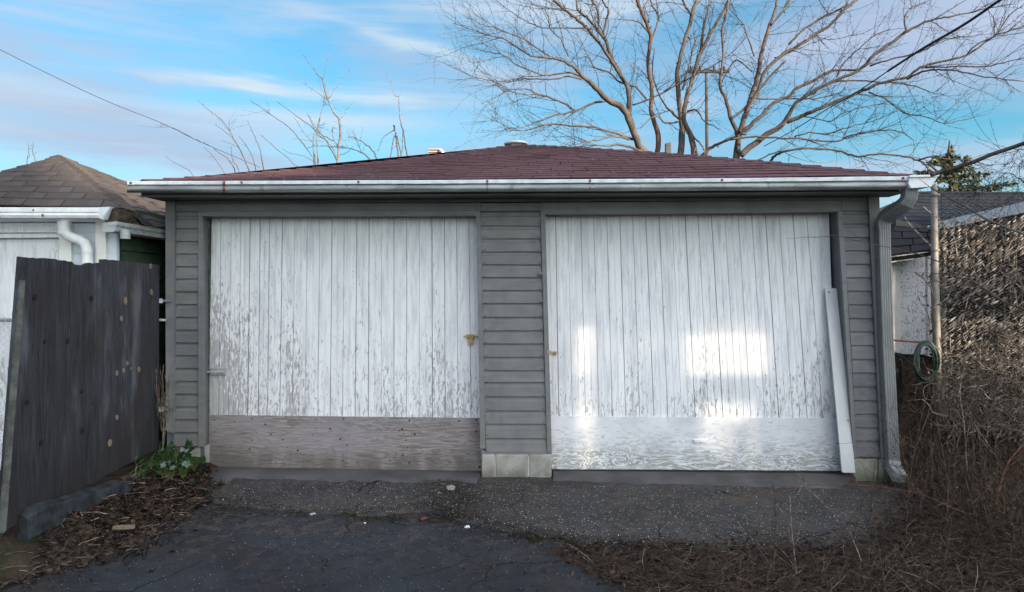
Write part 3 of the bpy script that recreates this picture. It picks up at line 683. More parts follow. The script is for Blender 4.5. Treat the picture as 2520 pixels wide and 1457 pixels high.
# ---- roof: hip roof, courses of separate shingles on the front slope
RF = bpy.data.objects.new('roof', None); COL.objects.link(RF); RF.parent = G
E0, E1, AP = F(350, 447.5, .37), F(2243, 435.0, .37), P(1270, 357.5, 8.75)
def hip(E, t, sag): v = lerp(E, AP, t); v = v.copy(); v.z -= sag * 4 * t * (1 - t); return v
def S(s, t, up=0.): v = lerp(hip(E0, t, .040), hip(E1, t, -.030), s); v = v.copy(); v.z += up + .008 * nz(s * 6, t * 4, 1, 3) * (1 - t); return v
def under(b):
    for j in range(12):
        for i in range(10):
            a, c, e, f = i / 10, (i + 1) / 10, j / 12, (j + 1) / 12
            b.quad(S(a, e), S(c, e), S(c, f), S(a, f))
part('underlay', 'red_shingle_under', RF, under)
BL, BR = Vector((E0.x - .15, E0.y + 6.9, E0.z)), Vector((E1.x + .25, E1.y + 6.9, E1.z))
part('side_slope', 'red_shingle', RF, lambda b: (b.tri(E0, AP, BL), b.tri(E1, BR, AP), b.tri(BL, AP, BR)))
part('roof_edge', 'red_shingle_under', RF, lambda b: b.prism([E0 - Vector((0, 0, .004)), E1 - Vector((0, 0, .004)), E1 - Vector((0, 0, .028)), E0 - Vector((0, 0, .028))], [p + DD * .2 for p in (E0, E1, E1 - Vector((0, 0, .03)), E0 - Vector((0, 0, .03)))]))
random.seed(11); NC = 22; cnt = 0
for j in range(NC):
    t0, t1 = j / NC, min(1., (j + 1.25) / NC); wid = (hip(E1, t0, 0) - hip(E0, t0, 0)).length
    off = random.random() * .3; edges = [0.]; x = off
    while x < wid - .05:
        if x > .05: edges.append(x / wid)
        x += .305 + random.uniform(-.004, .004)
    edges.append(1.)
    for a, c in zip(edges, edges[1:]):
        gpx = .0042 / wid; a2 = a + (gpx if a > 0 else 0); c2 = c - (gpx if c < 1 else 0)
        k = (1 - t1) / (1 - t0) if t0 < 1 else 0
        lift = .0095 + random.uniform(0, .004); l2 = lift + random.uniform(-.0015, .0015)
        # keep the shingle's sides running straight up the slope
        mid = .5; w1 = wid * k if k > 0 else .001
        xa = (a2 - mid) * wid; xc = (c2 - mid) * wid; ta = max(-.5, min(.5, xa / w1)) + mid; tcc = max(-.5, min(.5, xc / w1)) + mid
        if tcc - ta < 1e-4: continue
        p = [S(a2, t0, lift), S(c2, t0, l2), S(tcc, t1, .0018), S(ta, t1, .0018)]
        b = MB(); nrm = (p[1] - p[0]).cross(p[3] - p[0]).normalized()
        b.prism(p, [q - nrm * .006 for q in p]); b.build('shingle', 'red_shingle', RF); cnt += 1
for E, sg in ((E0, .040), (E1, -.030)):               # hip caps
    for k in range(26):
        t = k / 26; t2 = (k + 1.2) / 26; a = hip(E, t, sg); c = hip(E, min(1, t2), sg); s = 1 if E is E1 else -1
        side = Vector((s * .10, .06, -.012)); fr = Vector((-s * .10, -.04, -.014))
        part('hip_cap', 'red_shingle', RF, lambda b: (b.quad(a + fr + Vector((0, 0, .012)), a + Vector((0, 0, .022)), c + Vector((0, 0, .008)), c + fr + Vector((0, 0, .004))), b.quad(a + Vector((0, 0, .022)), a + side, c + side, c + Vector((0, 0, .008))), b.quad(a + fr + Vector((0, 0, .012)), a + fr + Vector((0, 0, .004)), a + Vector((0, 0, .012)), a + Vector((0, 0, .022)))))
vc = P(1270, 357, 8.72)
def vent(b):
    prof = [(.10, -.04), (.10, .004), (.150, .002), (.155, .022), (.13, .036), (.07, .044), (.0, .046)]; n = 20
    for k, (r, z) in enumerate(prof):
        for j in range(n): a = 2 * math.pi * j / n; b.v.append(vc + Vector((r * math.cos(a), r * math.sin(a), z)))
    for k in range(len(prof) - 1):
        for j in range(n): q = k * n + j; w = k * n + (j + 1) % n; b.f.append((q, w, w + n, q + n))
part('roof_vent', 'gutter_lip', RF, vent, True)
# ---- loose board leaning in the right-hand opening
lb = F(2090, 1163, .04)
o = MB(); fr = [F(2030.6, 709, -.105), F(2062, 709.5, -.105), F(2105, 1163.5, .045), F(2072.6, 1163, .045)]
o.slab(fr, .018)
TB = thing('loose_board', lb, 'long narrow pale board leaning upright against the right edge of the right garage door', 'board')
o.build('board', flat('primed_white_board', (.56, .56, .55), .6, .3, 0, .05, 4, .1), TB)
for x, y, d in ((2040, 719, -.101), (2087, 1035, .006)):
    part('screw', 'knot', TB, lambda b: b.disc(F(x, y, d), -DD, .006, .002, 8))
# ================================================================ added out of view: tall blocker for the shade, slit mask for the sun patches
SA = .70710678; TE = math.tan(SUN_EL); VN = -8.0; VF = -45.0; DF = (VN - VF) * TE
def uv(u, v, z): return Vector((SA * u - SA * v, SA * u + SA * v, z))
def sunproj(p, V): u = SA * (p.x + p.y); v = SA * (p.y - p.x); return u, p.z + (v - V) * TE
def cols(x0, y0, x1, y1, fn, V, w=14):
    out = []; n = max(1, round((x1 - x0) / w))
    for k in range(n):
        a, c = lerp(x0, x1, k / n), lerp(x0, x1, (k + 1) / n); m = (a + c) / 2
        u0, u1 = sunproj(fn(a, y0), V)[0], sunproj(fn(c, y0), V)[0]; zt, zl = sunproj(fn(m, y0), V)[1], sunproj(fn(m, y1), V)[1]
        out.append((u0, u1, zl, zt))
    return out
def screen(name, V, rng, zb_, HT, holes, mat, th):
    us = sorted(set(rng + [h[0] for h in holes] + [h[1] for h in holes])); us = [u for u in us if rng[0] <= u <= rng[-1]]; b = MB()
    for ua, ub in zip(us, us[1:]):
        if ub - ua < 1e-5: continue
        um = (ua + ub) / 2; hs = sorted([(h[2], h[3]) for h in holes if h[0] < um < h[1]]); z = zb_; segs = []
        for lo, hi in hs:
            if lo > z: segs.append((z, lo))
            z = max(z, hi)
        if z < HT(um): segs.append((z, HT(um)))
        for lo, hi in segs: b.prism([uv(ua, V, lo), uv(ub, V, lo), uv(ub, V, hi), uv(ua, V, hi)], [uv(ua, V - th, lo), uv(ub, V - th, lo), uv(ub, V - th, hi), uv(ua, V - th, hi)])
    o = b.build(name, mat); o['kind'] = 'structure'
fd = lambda x, y: F(x, y, -.15)
HN = []
def mask_slits(q, frac, pitch=.030):                     # slits in the added mask: each column split into thin gaps that pass part of the light
    for (u0, u1, zl, zt) in cols(*q, fd, VN, 9):
        k = math.floor(zl / pitch)
        while k * pitch < zt:
            a, c = max(zl, k * pitch), min(zt, k * pitch + pitch * frac)
            if c - a > .0008: HN.append((u0, u1, a, c))
            k += 1
mask_slits((1420, 810, 1460, 922), .44); mask_slits((1428, 806, 1452, 812), .3); mask_slits((1424, 922, 1456, 1006), .24); mask_slits((1420, 1006, 1458, 1062), .44); mask_slits((1422, 1068, 1456, 1148), .34)
mask_slits((1688, 822, 1888, 922), .38); mask_slits((1696, 786, 1882, 822), .10); mask_slits((1470, 822, 1684, 868), .075); mask_slits((1516, 868, 1546, 1012), .08)
mask_slits((1740, 984, 1832, 994), .2); mask_slits((1722, 994, 1856, 1042), .34); mask_slits((1724, 1042, 1804, 1104), .26); mask_slits((1832, 1042, 1862, 1142), .16); mask_slits((1746, 1104, 1792, 1134), .16); mask_slits((1832, 1150, 1872, 1182), .22)
bb = (min(h[0] for h in HN), max(h[1] for h in HN), min(h[2] for h in HN), max(h[3] for h in HN))
g1 = (bb[0] - .22, bb[1] + .22, bb[2] - .22 + DF, bb[3] + .22 + DF)
screen('added_sun_mask', VN, [bb[0] - .65, bb[1] + .65], bb[2] - .7, lambda u: bb[3] + .65, HN, 'old_white', .003)  # unseen mask added to shape the sun patches on the right door
HF = [g1]
fo = lambda x, y: P(x, y, 6.9)
fv = lambda x, y: P(x, y, 5.85)
HF += cols(2160, 776, 2300, 858, fo, VF) + cols(2290, 515, 2620, 612, fv, VF) + cols(2270, 758, 2640, 925, fv, VF) + cols(2440, 612, 2620, 660, fv, VF)  # gaps in the blocker aimed to let sun onto shed wall and vines
def HT(u): return (-6. - VF) * TE + (7.3 if u < 1.45 else 5.95 if u < 3.2 else 6.5 if u < 3.9 else 7.7 if u < 8.2 else 5.2)
screen('unseen_sun_blocker', VF, [-2.5, 1.45, 3.2, 3.9, 8.2, 15.], -.3, HT, HF, 'blocker', .3)  # unseen blocker, added and stepped in height to place the shade

# ================================================================ neighbour on the left
def Q(px4, Y, t=.03, D=Vector((0, 1, 0))): b = MB(); b.slab([P(x, y, Y) for x, y in px4], t, D); return b
N = thing('neighbour_garage', Vector((-4.6, 5.5, .05)), 'white garage at the left edge with brown grey shingle roof and green side wall', 'garage')
def np_(name, mat, px4, Y, t=.03, par=None, **k): return Q(px4, Y, t).build(name, mat, par or N, **k)
FL, FR, A2, B2v = P(-260, 500, 5.28), P(299, 511, 5.28), P(143, 384, 6.62), Vector((-3.02, 8.5, 2.14))
def eaveR(s):
    v = lerp(FR, B2v, s).copy(); v.z -= .10 * sm(s / .12) * (1 - sm((s - .25) / .5)); v.z += .012 * math.sin(s * 38); return v
def hip2(t, c): v = lerp(FR, A2, t).copy(); v.z += .02 * math.sin(math.pi * t); return v
def S2F(s, t): v = lerp(lerp(FL, A2, t), hip2(t, 0), s); return v + Vector((0, 0, .006 * nz(s * 5, t * 5, 1, 2)))
def S2R(s, t): 
    v = lerp(eaveR(s), A2, t).copy(); v.z += .02 * math.sin(math.pi * t) + .010 * nz(s * 9, t * 7, 1, 5); return v
RN = bpy.data.objects.new('roof', None); COL.objects.link(RN); RN.parent = N
random.seed(4)
def shingles(Sf, wid0, nc, mat, par, w=.31, up=Vector((0, 0, 1)), lift0=.010):
    for j in range(nc):
        t0, t1 = j / nc, min(.999, (j + 1.25) / nc); wid = wid0 * (1 - t0); k = (1 - t1) / (1 - t0); e = [0.]; x = random.random() * w
        while x < wid - .04:
            if x > .04: e.append(x / wid)
            x += w + random.uniform(-.01, .01)
        e.append(1.)
        for a, c in zip(e, e[1:]):
            a2, c2 = a + (.004 / wid if a else 0), c - (.004 / wid if c < 1 else 0)
            # sides run up the slope
            ta = (a2 - .5) / k + .5 if k > .02 else .5; tc_ = (c2 - .5) / k + .5 if k > .02 else .5
            ta = min(1, max(0, ta)); tc_ = min(1, max(0, tc_)); L = lift0 + random.uniform(0, .004); ms = 3
            b = MB(); top = [Sf(lerp(a2, c2, q / ms), t0) + up * L for q in range(ms + 1)]; bot = [Sf(lerp(ta, tc_, q / ms), t1) + up * .002 for q in range(ms + 1)]
            for q in range(ms):
                b.quad(top[q], top[q + 1], bot[q + 1], bot[q]); b.quad(top[q] - up * .010, top[q + 1] - up * .010, top[q + 1], top[q])
            b.quad(top[0] - up * .01, top[0], bot[0], bot[0] - up * .01); b.quad(top[-1], top[-1] - up * .01, bot[-1] - up * .01, bot[-1])
            b.build('shingle', mat, par)
def under2(b):
    for Sf in (S2F, S2R):
        for j in range(8):
            for i in range(12): b.quad(Sf(i / 12, j / 8), Sf((i + 1) / 12, j / 8), Sf((i + 1) / 12, (j + 1) / 8), Sf(i / 12, (j + 1) / 8))
    b.tri(B2v, Vector((-5.4, 8.5, 2.2)), A2); b.tri(Vector((-5.4, 8.5, 2.2)), FL, A2)
part('underlay', 'red_shingle_under', RN, under2)
shingles(S2F, (FR - FL).length, 10, 'grey_shingle', RN)
shingles(S2R, (B2v - FR).length, 13, 'grey_shingle', RN)
for k in range(13):
    t = k / 13; a = hip2(t, 0); c = hip2(min(1, (k + 1.2) / 13), 0); u1 = Vector((-.11, .02, -.010)); u2 = Vector((.05, .11, -.016)); z1 = Vector((0, 0, .030)); z2 = Vector((0, 0, .014))
    part('hip_cap', 'grey_shingle', RN, lambda b: (b.quad(a + u1 + z2, a + z1, c + z2, c + u1 + z2 * .4), b.quad(a + z1, a + u2 + z2, c + u2 + z2 * .4, c + z2), b.quad(a + u1, a, a + z1, a + u1 + z2), b.quad(a, a + u2, a + u2 + z2, a + z1)))
part('rotten_eave', 'rotten', RN, lambda b: b.prism([P(262, 512, 5.26), P(300, 513, 5.26), P(296, 536, 5.3), P(280, 556, 5.3), P(266, 552, 5.3), P(255, 536, 5.3)], [P(262, 512, 5.26) + Vector((0, .25, 0)), P(300, 513, 5.26) + Vector((0, .25, 0)), P(296, 536, 5.3) + Vector((0, .25, 0)), P(280, 556, 5.3) + Vector((0, .25, 0)), P(266, 552, 5.3) + Vector((0, .25, 0)), P(255, 536, 5.3) + Vector((0, .25, 0))]))
part('side_fascia', 'rust', RN, lambda b: [b.quad(eaveR(k / 14) + Vector((-.03, 0, -.008)), eaveR((k + 1) / 14) + Vector((-.03, 0, -.008)), eaveR((k + 1) / 14) + Vector((-.05, 0, -.06)), eaveR(k / 14) + Vector((-.05, 0, -.06))) for k in range(14)])
# front gutter, white
def gut(b):
    pr = [(0, 0), (-.02, -.004), (-.02, .030), (-.012, .036), (-.018, .055), (-.008, .075), (.03, .082), (.07, .080)]
    a = P(-262, 511.5, 5.20); c = P(246, 512.5, 5.20)
    for p in (a, c): b.v += [p + Vector((0, dy, -dz)) for dy, dz in pr]
    m = len(pr)
    for q in range(m - 1): b.f.append((q, q + 1, m + q + 1, m + q))
    b.f.append(tuple(range(m, 2 * m)))
GN = part('gutter', 'old_white', N, gut)
part('gutter_end', 'light_siding', GN, lambda b: b.prism([P(240, 510, 5.21), P(272, 509, 5.23), P(264, 524, 5.24), P(256, 540, 5.25), P(250, 536, 5.23)], [p + Vector((0, .05, 0)) for p in (P(240, 510, 5.21), P(272, 509, 5.23), P(264, 524, 5.24), P(256, 540, 5.25), P(250, 536, 5.23))]))
for x, y, r in ((82, 517, .008), (105, 530, .012)): part('rust_spot', 'rust', GN, lambda b: b.disc(P(x, y, 5.179), Vector((0, -1, 0)), r, .002, 7, .8))
np_('wall', 'white_wall', [(-255, 538), (287, 538), (287, 1210), (-255, 1300)], 5.56, .06)
np_('soffit', 'light_siding', [(-255, 536), (262, 536), (262, 546), (-255, 546)], 5.50, .05)
np_('head_board', 'white_wall', [(-255, 549), (145, 547), (145, 572), (-255, 574)], 5.52, .03)
np_('head_trim', 'white_wall', [(-255, 577), (145, 575), (145, 584), (-255, 588)], 5.50, .05)
np_('door_panel', 'white_wall', [(-255, 592), (144, 590), (144, 1200), (-255, 1290)], 5.545, .03)
np_('post_board', 'cream', [(145, 540), (175, 540), (176, 1200), (145, 1200)], 5.50, .05)
np_('corner_board', 'cream', [(235, 541), (260, 541), (261, 1200), (234, 1200)], 5.49, .06)
np_('corner_board', 'light_siding', [(261, 549), (287, 549), (287, 1200), (262, 1200)], 5.53, .03)
y = 548
while y < 1150:
    np_('siding_board', 'light_siding', [(175, y), (235, y), (235, y + 24.6), (175, y + 24.6)], 5.535, .02); y += 25.4
# side wall: dark green lapped boards running back
XW = P(287, 600, 5.56).x
z = .05
random.seed(8)
while z < 2.2:
    def bd(b, z=z):
        f = [Vector((XW + .004, 5.60, z + .118)), Vector((XW + .022, 5.60, z)), Vector((XW - .01, 5.60, z)), Vector((XW - .01, 5.60, z + .118))]
        b.prism(f, [p + Vector((0, 2.7, random.uniform(-.008, .004))) for p in f])
    part('siding_board', 'green_siding', N, bd); z += .121
part('side_wall', 'green_siding', N, lambda b: b.box((XW - .10, 5.63, -.1), (XW - .012, 8.3, 2.2)))
part('peeled_strip', 'rust', N, lambda b: b.prism([Vector((XW + .021, 5.72, 1.685)), Vector((XW + .021, 6.25, 1.66)), Vector((XW + .021, 6.2, 1.64)), Vector((XW + .021, 5.8, 1.672))], [Vector((XW + .024, 5.72, 1.685)), Vector((XW + .024, 6.25, 1.66)), Vector((XW + .024, 6.2, 1.64)), Vector((XW + .024, 5.8, 1.672))]))
def sg(b):
    a = P(284, 545, 5.24)
    sec = [(0, 0), (.012, 0), (.012, -.028), (.0, -.045), (0, -.075), (-.03, -.082), (-.10, -.082), (-.10, -.01)]
    f = [a + Vector((x, 0, z)) for x, z in sec]; b.prism(f, [p + Vector((.03, 3.0, .0)) for p in f])
SG = part('side_gutter', 'galv', N, sg)
part('gutter_outlet', 'galv', SG, lambda b: b.tube([P(308, 566, 5.30), P(308, 588, 5.30)], .036, 12))
# bent white downspout
part('downspout', 'old_white', N, lambda b: b.tube([P(157, 538, 5.38), P(157, 560, 5.38), P(159, 572, 5.38), P(167, 580, 5.39), P(182, 586, 5.41), P(198, 591, 5.42), P(209, 599, 5.43), P(214, 612, 5.43), P(214.5, 640, 5.43), P(214.5, 1150, 5.43)], [.044] * 3 + [.041] * 7, 12), True)
for yy in (541, 572, 618): part('pipe_collar', 'old_white', N, lambda b: b.tube([P(157 if yy < 600 else 214.5, yy, 5.38 if yy < 600 else 5.43), P(157 if yy < 600 else 214.5, yy + 3, 5.38 if yy < 600 else 5.43)], .047, 12))

# ================================================================ wooden gate
def GT(px, py, off=0.):
    r = (px - CX) / FPX; Y = (-2.491 + off) / (r + .085); return P(px, py, Y)
gd = (GT(392, 900) - GT(60, 900)); gd.z = 0; GN_ = Vector((gd.y, -gd.x, 0)).normalized()      # faces +x
if GN_.x < 0: GN_ = -GN_
gl = GT(200, 1190); WG = thing('plank_gate', gl, 'tall weathered dark grey plywood gate standing open beside the left garage corner', 'gate')
tops = [[(62, 634), (90, 635), (128, 637), (150, 640), (160, 642), (171.5, 644)], [(173.6, 644), (179, 645), (184, 652), (208, 652.5), (213, 648), (226, 647), (248.5, 648)], [(250.4, 638), (270, 639), (297, 642), (320, 644), (344, 647), (368, 650), (392, 652)]]
bots = [((10, 1308), (150, 1226)), ((152, 1226), (213.5, 1192)), ((215.4, 1192), (390, 1104))]
random.seed(21)
for (tp, (bl_, br_), of) in zip(tops, bots, (0, .003, .016)):
    b = MB(); n = 26; top = []
    for k in range(n + 1):
        x = lerp(tp[0][0], tp[-1][0], k / n)
        for (xa, ya), (xb, yb) in zip(tp, tp[1:]):
            if xa <= x <= xb + 1e-6: y = lerp(ya, yb, (x - xa) / (xb - xa)); break
        top.append((x, y + (random.uniform(-1.2, 1.2) if 0 < k < n else 0)))
    for k in range(n):
        for r_ in range(6):
            def pt(kk, rr):
                x0, y0 = top[kk]; x1 = lerp(bl_[0], br_[0], kk / n); y1 = lerp(bl_[1], br_[1], kk / n); t = rr / 6
                return GT(lerp(x0, x1, t), lerp(y0, y1, t), of + .004 * nz(kk * .2, rr, .6, 3))
            b.quad(pt(k, r_), pt(k, r_ + 1), pt(k + 1, r_ + 1), pt(k + 1, r_))
            q = [p - GN_ * .019 for p in (pt(k, r_), pt(k + 1, r_), pt(k + 1, r_ + 1), pt(k, r_ + 1))]
            b.quad(*q)
            if r_ == 0: b.quad(pt(k, 0), pt(k + 1, 0), pt(k + 1, 0) - GN_ * .019, pt(k, 0) - GN_ * .019)
            if k == 0: b.quad(pt(0, r_), pt(0, r_ + 1), pt(0, r_ + 1) - GN_ * .019, pt(0, r_) - GN_ * .019)
            if k == n - 1: b.quad(pt(n, r_), pt(n, r_ + 1), pt(n, r_ + 1) - GN_ * .019, pt(n, r_) - GN_ * .019)
    b.build('plank', 'gate', WG, weld=True)
part('gate_post', 'gate', WG, lambda b: b.prism([GT(44, 631, -.05), GT(61, 633, -.01), GT(12, 1312, -.01), GT(-8, 1325, -.05)], [p + Vector((-.022, .02, 0)) for p in (GT(44, 631, -.05), GT(61, 633, -.01), GT(12, 1312, -.01), GT(-8, 1325, -.05))]))
part('edge_strip', 'gate_post', WG, lambda b: b.prism([GT(59, 690, .004), GT(63, 690, .018), GT(15, 1306, .018), GT(9, 1312, .004)], [p - GN_ * .03 for p in (GT(59, 690, .004), GT(63, 690, .018), GT(15, 1306, .018), GT(9, 1312, .004))]))
for x, y, r in [(299, 784, 7), (314, 894, 5), (305, 912, 6), (288, 918, 7), (323, 907, 3), (342, 910, 7), (232, 1015, 7), (288, 1027, 7), (271, 1090, 10), (371, 655, 8), (373, 719, 8), (309, 741, 9)]:
    c = GT(x, y, .022 if x > 245 else .010); Yc = c.y
    def ov(b):
        n = 11; ax = [(math.cos(2 * math.pi * k / n), math.sin(2 * math.pi * k / n)) for k in range(n)]
        lp = [c + Vector((0, 1, 0)) * a * r * .72 / FPX * Yc * (1 + .2 * nz(k, x, 1, 1)) + Vector((0, 0, 1)) * s * r * .95 / FPX * Yc * (1 + .3 * nz(k, y, 1, 4)) for k, (a, s) in enumerate(ax)]
        b.prism([p + GN_ * .002 for p in lp], [p - GN_ * .004 for p in lp])
    part('bare_patch', 'glue', WG, ov)
for x, y, r in [(87, 731, 7), (226, 734, 7), (111, 840, 6), (168, 839, 7), (201, 963, 6), (67, 990, 6), (203, 1059, 8), (102, 1088, 7)]:
    c = GT(x, y, .008); part('knot', 'knot', WG, lambda b: b.disc(c, GN_, r * 1.05 / FPX * c.y, .003, 10, .8))
for (x0, x1, y0) in ((378, 400, 735), (376, 402, 1002)):
    part('strap', 'zinc', WG, lambda b: (b.slab([F(x0, y0, .10), F(x1, y0 - .5, .10), F(x1, y0 + 11, .10), F(x0, y0 + 11, .10)], .004)))
    part('strap_arm', 'jamb', WG, lambda b: (b.slab([F(x1, y0 + 2, .098), F(x1 + 22, y0 + 3, .055), F(x1 + 22, y0 + 8, .055), F(x1, y0 + 8, .098)], .004)))
    part('strap_bolt', 'knot', WG, lambda b: b.disc(F(x0 + 8, y0 + 6, .101), -DD, .006, .004, 8))
# stone at the gate's foot
def kerb(b):
    n = 34; rings = []
    for k in range(n + 1):
        t = k / n; fx = lerp(82, 324, t); ft = lerp(1259, 1181, t); r = (fx - CX) / FPX; Y = -2.73 / r
        w = .020 * nz(t * 9, 0, 1, 2) - .03 * (max(0, .12 - t) / .12) ** 2; a = P(fx, ft, Y); a.z += .014 * nz(t * 11, 1, 1, 6) - .035 * (max(0, .12 - t) / .12) ** 2 - .03 * (max(0, t - .9) / .1) ** 2
        rings.append([a + Vector((w, 0, -.14)), a + Vector((w, 0, -.012)), a + Vector((w - .012, 0, 0)), a + Vector((-.085, .01, .012 + .006 * nz(t * 8, 2, 1, 1))), a + Vector((-.10, .01, -.14))])
    for k in range(n):
        i = len(b.v); b.v += rings[k] + rings[k + 1]
        for q in range(5): b.f.append((i + q, i + (q + 1) % 5, i + 5 + (q + 1) % 5, i + 5 + q))
    i = len(b.v); b.v += rings[0] + rings[-1]; b.f.append((i, i + 1, i + 2, i + 3, i + 4)); b.f.append((i + 9, i + 8, i + 7, i + 6, i + 5))
b = MB(); kerb(b); tagm(b.build('kerb_stone', 'kerb'), 'long blue grey stone kerb lying in dead leaves at the foot of the dark gate', 'kerb')

# ================================================================ chain link
def diamonds(b, A, B, z0, z1, p=.056, r=.0016, seg=3, jit=0.):
    L = (Vector((B.x, B.y, 0)) - Vector((A.x, A.y, 0))); n = int(L.length / p) + 1; d = L.normalized(); nn = Vector((d.y, -d.x, 0))
    rows_ = int((z1 - z0) / (p / 2))
    for k in range(n):
        pts = []
        for j in range(rows_ + 1):
            s = k * p + (p if j % 2 else 0) ; q = Vector((A.x, A.y, 0)) + d * s; off = jit * nz(q.x * 3, j * .25, 1, 4)
            pts.append(Vector((q.x, q.y, z0 + j * p / 2)) + nn * (.003 if j % 2 else -.003) + nn * off)
        b.tube(pts, r, seg, False)
LF = thing('chain_link_fence', P(-40, 1100, 5.1), 'low chain link fence with grey top rail behind the dark gate at far left', 'fence')
ra = P(-120, 788, 5.38); rb = P(235, 788, 5.40)
part('top_rail', 'galv', LF, lambda b: b.tube([ra, rb], .016, 10), True)
part('wire_mesh', 'wire', LF, lambda b: diamonds(b, ra, rb, .1, ra.z, .056, .0018), kind='stuff')
part('tie_wire', 'wire', LF, lambda b: b.tube([P(12, 779, 5.36), P(14, 800, 5.35)], .003, 5))
part('gap_rail', 'galv', LF, lambda b: b.tube([P(385, 788, 5.86), P(409, 788, 5.86)], .012, 8), True)
# ================================================================ right-hand side, behind the fence
def plane_shingles(par, A, B, C, D, rows_, w, mat, lift=.012):
    """A,B lower edge; C,D upper edge (C over B)"""
    n = (B - A).cross(D - A).normalized()
    if n.z < 0: n = -n
    for j in range(rows_):
        t0, t1 = j / rows_, min(1, (j + 1.2) / rows_); L = (lerp(B, C, t0) - lerp(A, D, t0)).length; x = random.random() * w; e = [0.]
        while x < L: e.append(x / L); x += w
        e.append(1.)
        for a, c in zip(e, e[1:]):
            if c - a < .02: continue
            g = .006 / L; q = [lerp(lerp(A, D, t0), lerp(B, C, t0), a + g), lerp(lerp(A, D, t0), lerp(B, C, t0), c - g), lerp(lerp(A, D, t1), lerp(B, C, t1), c - g), lerp(lerp(A, D, t1), lerp(B, C, t1), a + g)]
            l = lift + random.uniform(-.003, .003); q = [q[0] + n * l, q[1] + n * l, q[2] + n * .002, q[3] + n * .002]
            b = MB(); b.prism(q, [p - n * .008 for p in q]); b.build('shingle', mat, par)
random.seed(31)
SH = thing('strand_board_shed', P(2240, 1130, 6.9), 'small white strand board shed with black shingles, just right of the downspout', 'shed')
def sp(name, mat, px4, Y, t=.04): return Q(px4, Y, t).build(name, mat, SH)
sp('wall_panel', 'osb', [(2120, 640), (2286, 622), (2286, 873), (2120, 868)], 6.90, .05)
sp('corner_board', 'old_white', [(2283, 628), (2300, 622), (2304, 880), (2284, 876)], 6.87, .05)
sp('side_strip', 'cream', [(2120, 650), (2216, 650), (2218, 868), (2120, 866)], 6.885, .01)
sp('base_wall', 'rotten', [(2120, 868), (2300, 874), (2300, 1200), (2120, 1200)], 6.95, .05)
sp('gutter', 'black', [(2120, 636), (2292, 613), (2300, 628), (2120, 656)], 6.62, .10)
sp('gutter_rim', 'galv', [(2120, 640), (2290, 618), (2290, 620.5), (2120, 643.5)], 6.60, .02)
sp('gutter_rim', 'galv', [(2120, 653), (2250, 636), (2252, 638), (2120, 656.5)], 6.60, .02)
SR = bpy.data.objects.new('roof', None); COL.objects.link(SR); SR.parent = SH
a, c, d, e = P(2110, 642, 6.64), P(2296, 614, 6.64), P(2288, 561, 7.2), P(2110, 543, 7.2)
part('underlay', 'black', SR, lambda b: b.quad(a, c, d, e))
plane_shingles(SR, a, c, d, e, 4, .26, 'dark_shingle')
part('torn_edge', 'gate_post', SR, lambda b: b.prism([P(2205, 541, 7.16), P(2245, 547, 7.16), P(2291, 561, 7.16), P(2290, 570, 7.16), P(2262, 561, 7.16), P(2205, 556, 7.16)], [p + Vector((0, .06, 0)) for p in (P(2205, 541, 7.16), P(2245, 547, 7.16), P(2291, 561, 7.16), P(2290, 570, 7.16), P(2262, 561, 7.16), P(2205, 556, 7.16))]))
# far garage with dark slate-grey roof
FG = thing('far_garage', P(2350, 800, 11.5), 'distant garage with wide slate grey shingle roof behind the wire fence at right', 'garage')
FGR = bpy.data.objects.new('roof', None); COL.objects.link(FGR); FGR.parent = FG
a, c, d, e = P(2080, 553, 9.6), P(2640, 560, 9.6), P(2640, 479, 11.6), P(2262, 477, 11.6)
part('underlay', 'black', FGR, lambda b: b.quad(a, c, d, e))
def plane2(par, rows_, w, mat):
    n = (c - a).cross(e - a).normalized(); n = n if n.z > 0 else -n
    for j in range(rows_):
        t0, t1 = j / rows_, min(1, (j + 1.2) / rows_); p0, p1, q0, q1 = lerp(a, e, t0), lerp(c, d, t0), lerp(a, e, t1), lerp(c, d, t1)
        x = p0.x + random.random() * w; xs = [p0.x] 
        while x < p1.x: xs.append(x); x += w
        for xa, xb in zip(xs, xs[1:]):
            def at(p, q, xx): s = (xx - p.x) / (q.x - p.x); return lerp(p, q, max(0, s))
            q4 = [at(p0, p1, xa + .006) + n * .014, at(p0, p1, xb - .006) + n * .014, at(q0, q1, xb - .006) + n * .002, at(q0, q1, xa + .006) + n * .002]
            b = MB(); b.prism(q4, [p - n * .008 for p in q4]); b.build('shingle', mat, par)
plane2(FGR, 9, .33, 'slate_roof')
part('ridge_cap', 'slate_roof', FGR, lambda b: b.tube([e + Vector((0, 0, .01)), d + Vector((0, 0, .01))], .035, 6))
part('hip_cap', 'slate_roof', FGR, lambda b: b.tube([a, e], .03, 6))
part('wall', 'jamb', FG, lambda b: b.box((P(2100, 600, 9.9).x, 9.9, -.2), (P(2640, 600, 9.9).x, 11.4, P(2100, 558, 9.9).z)))
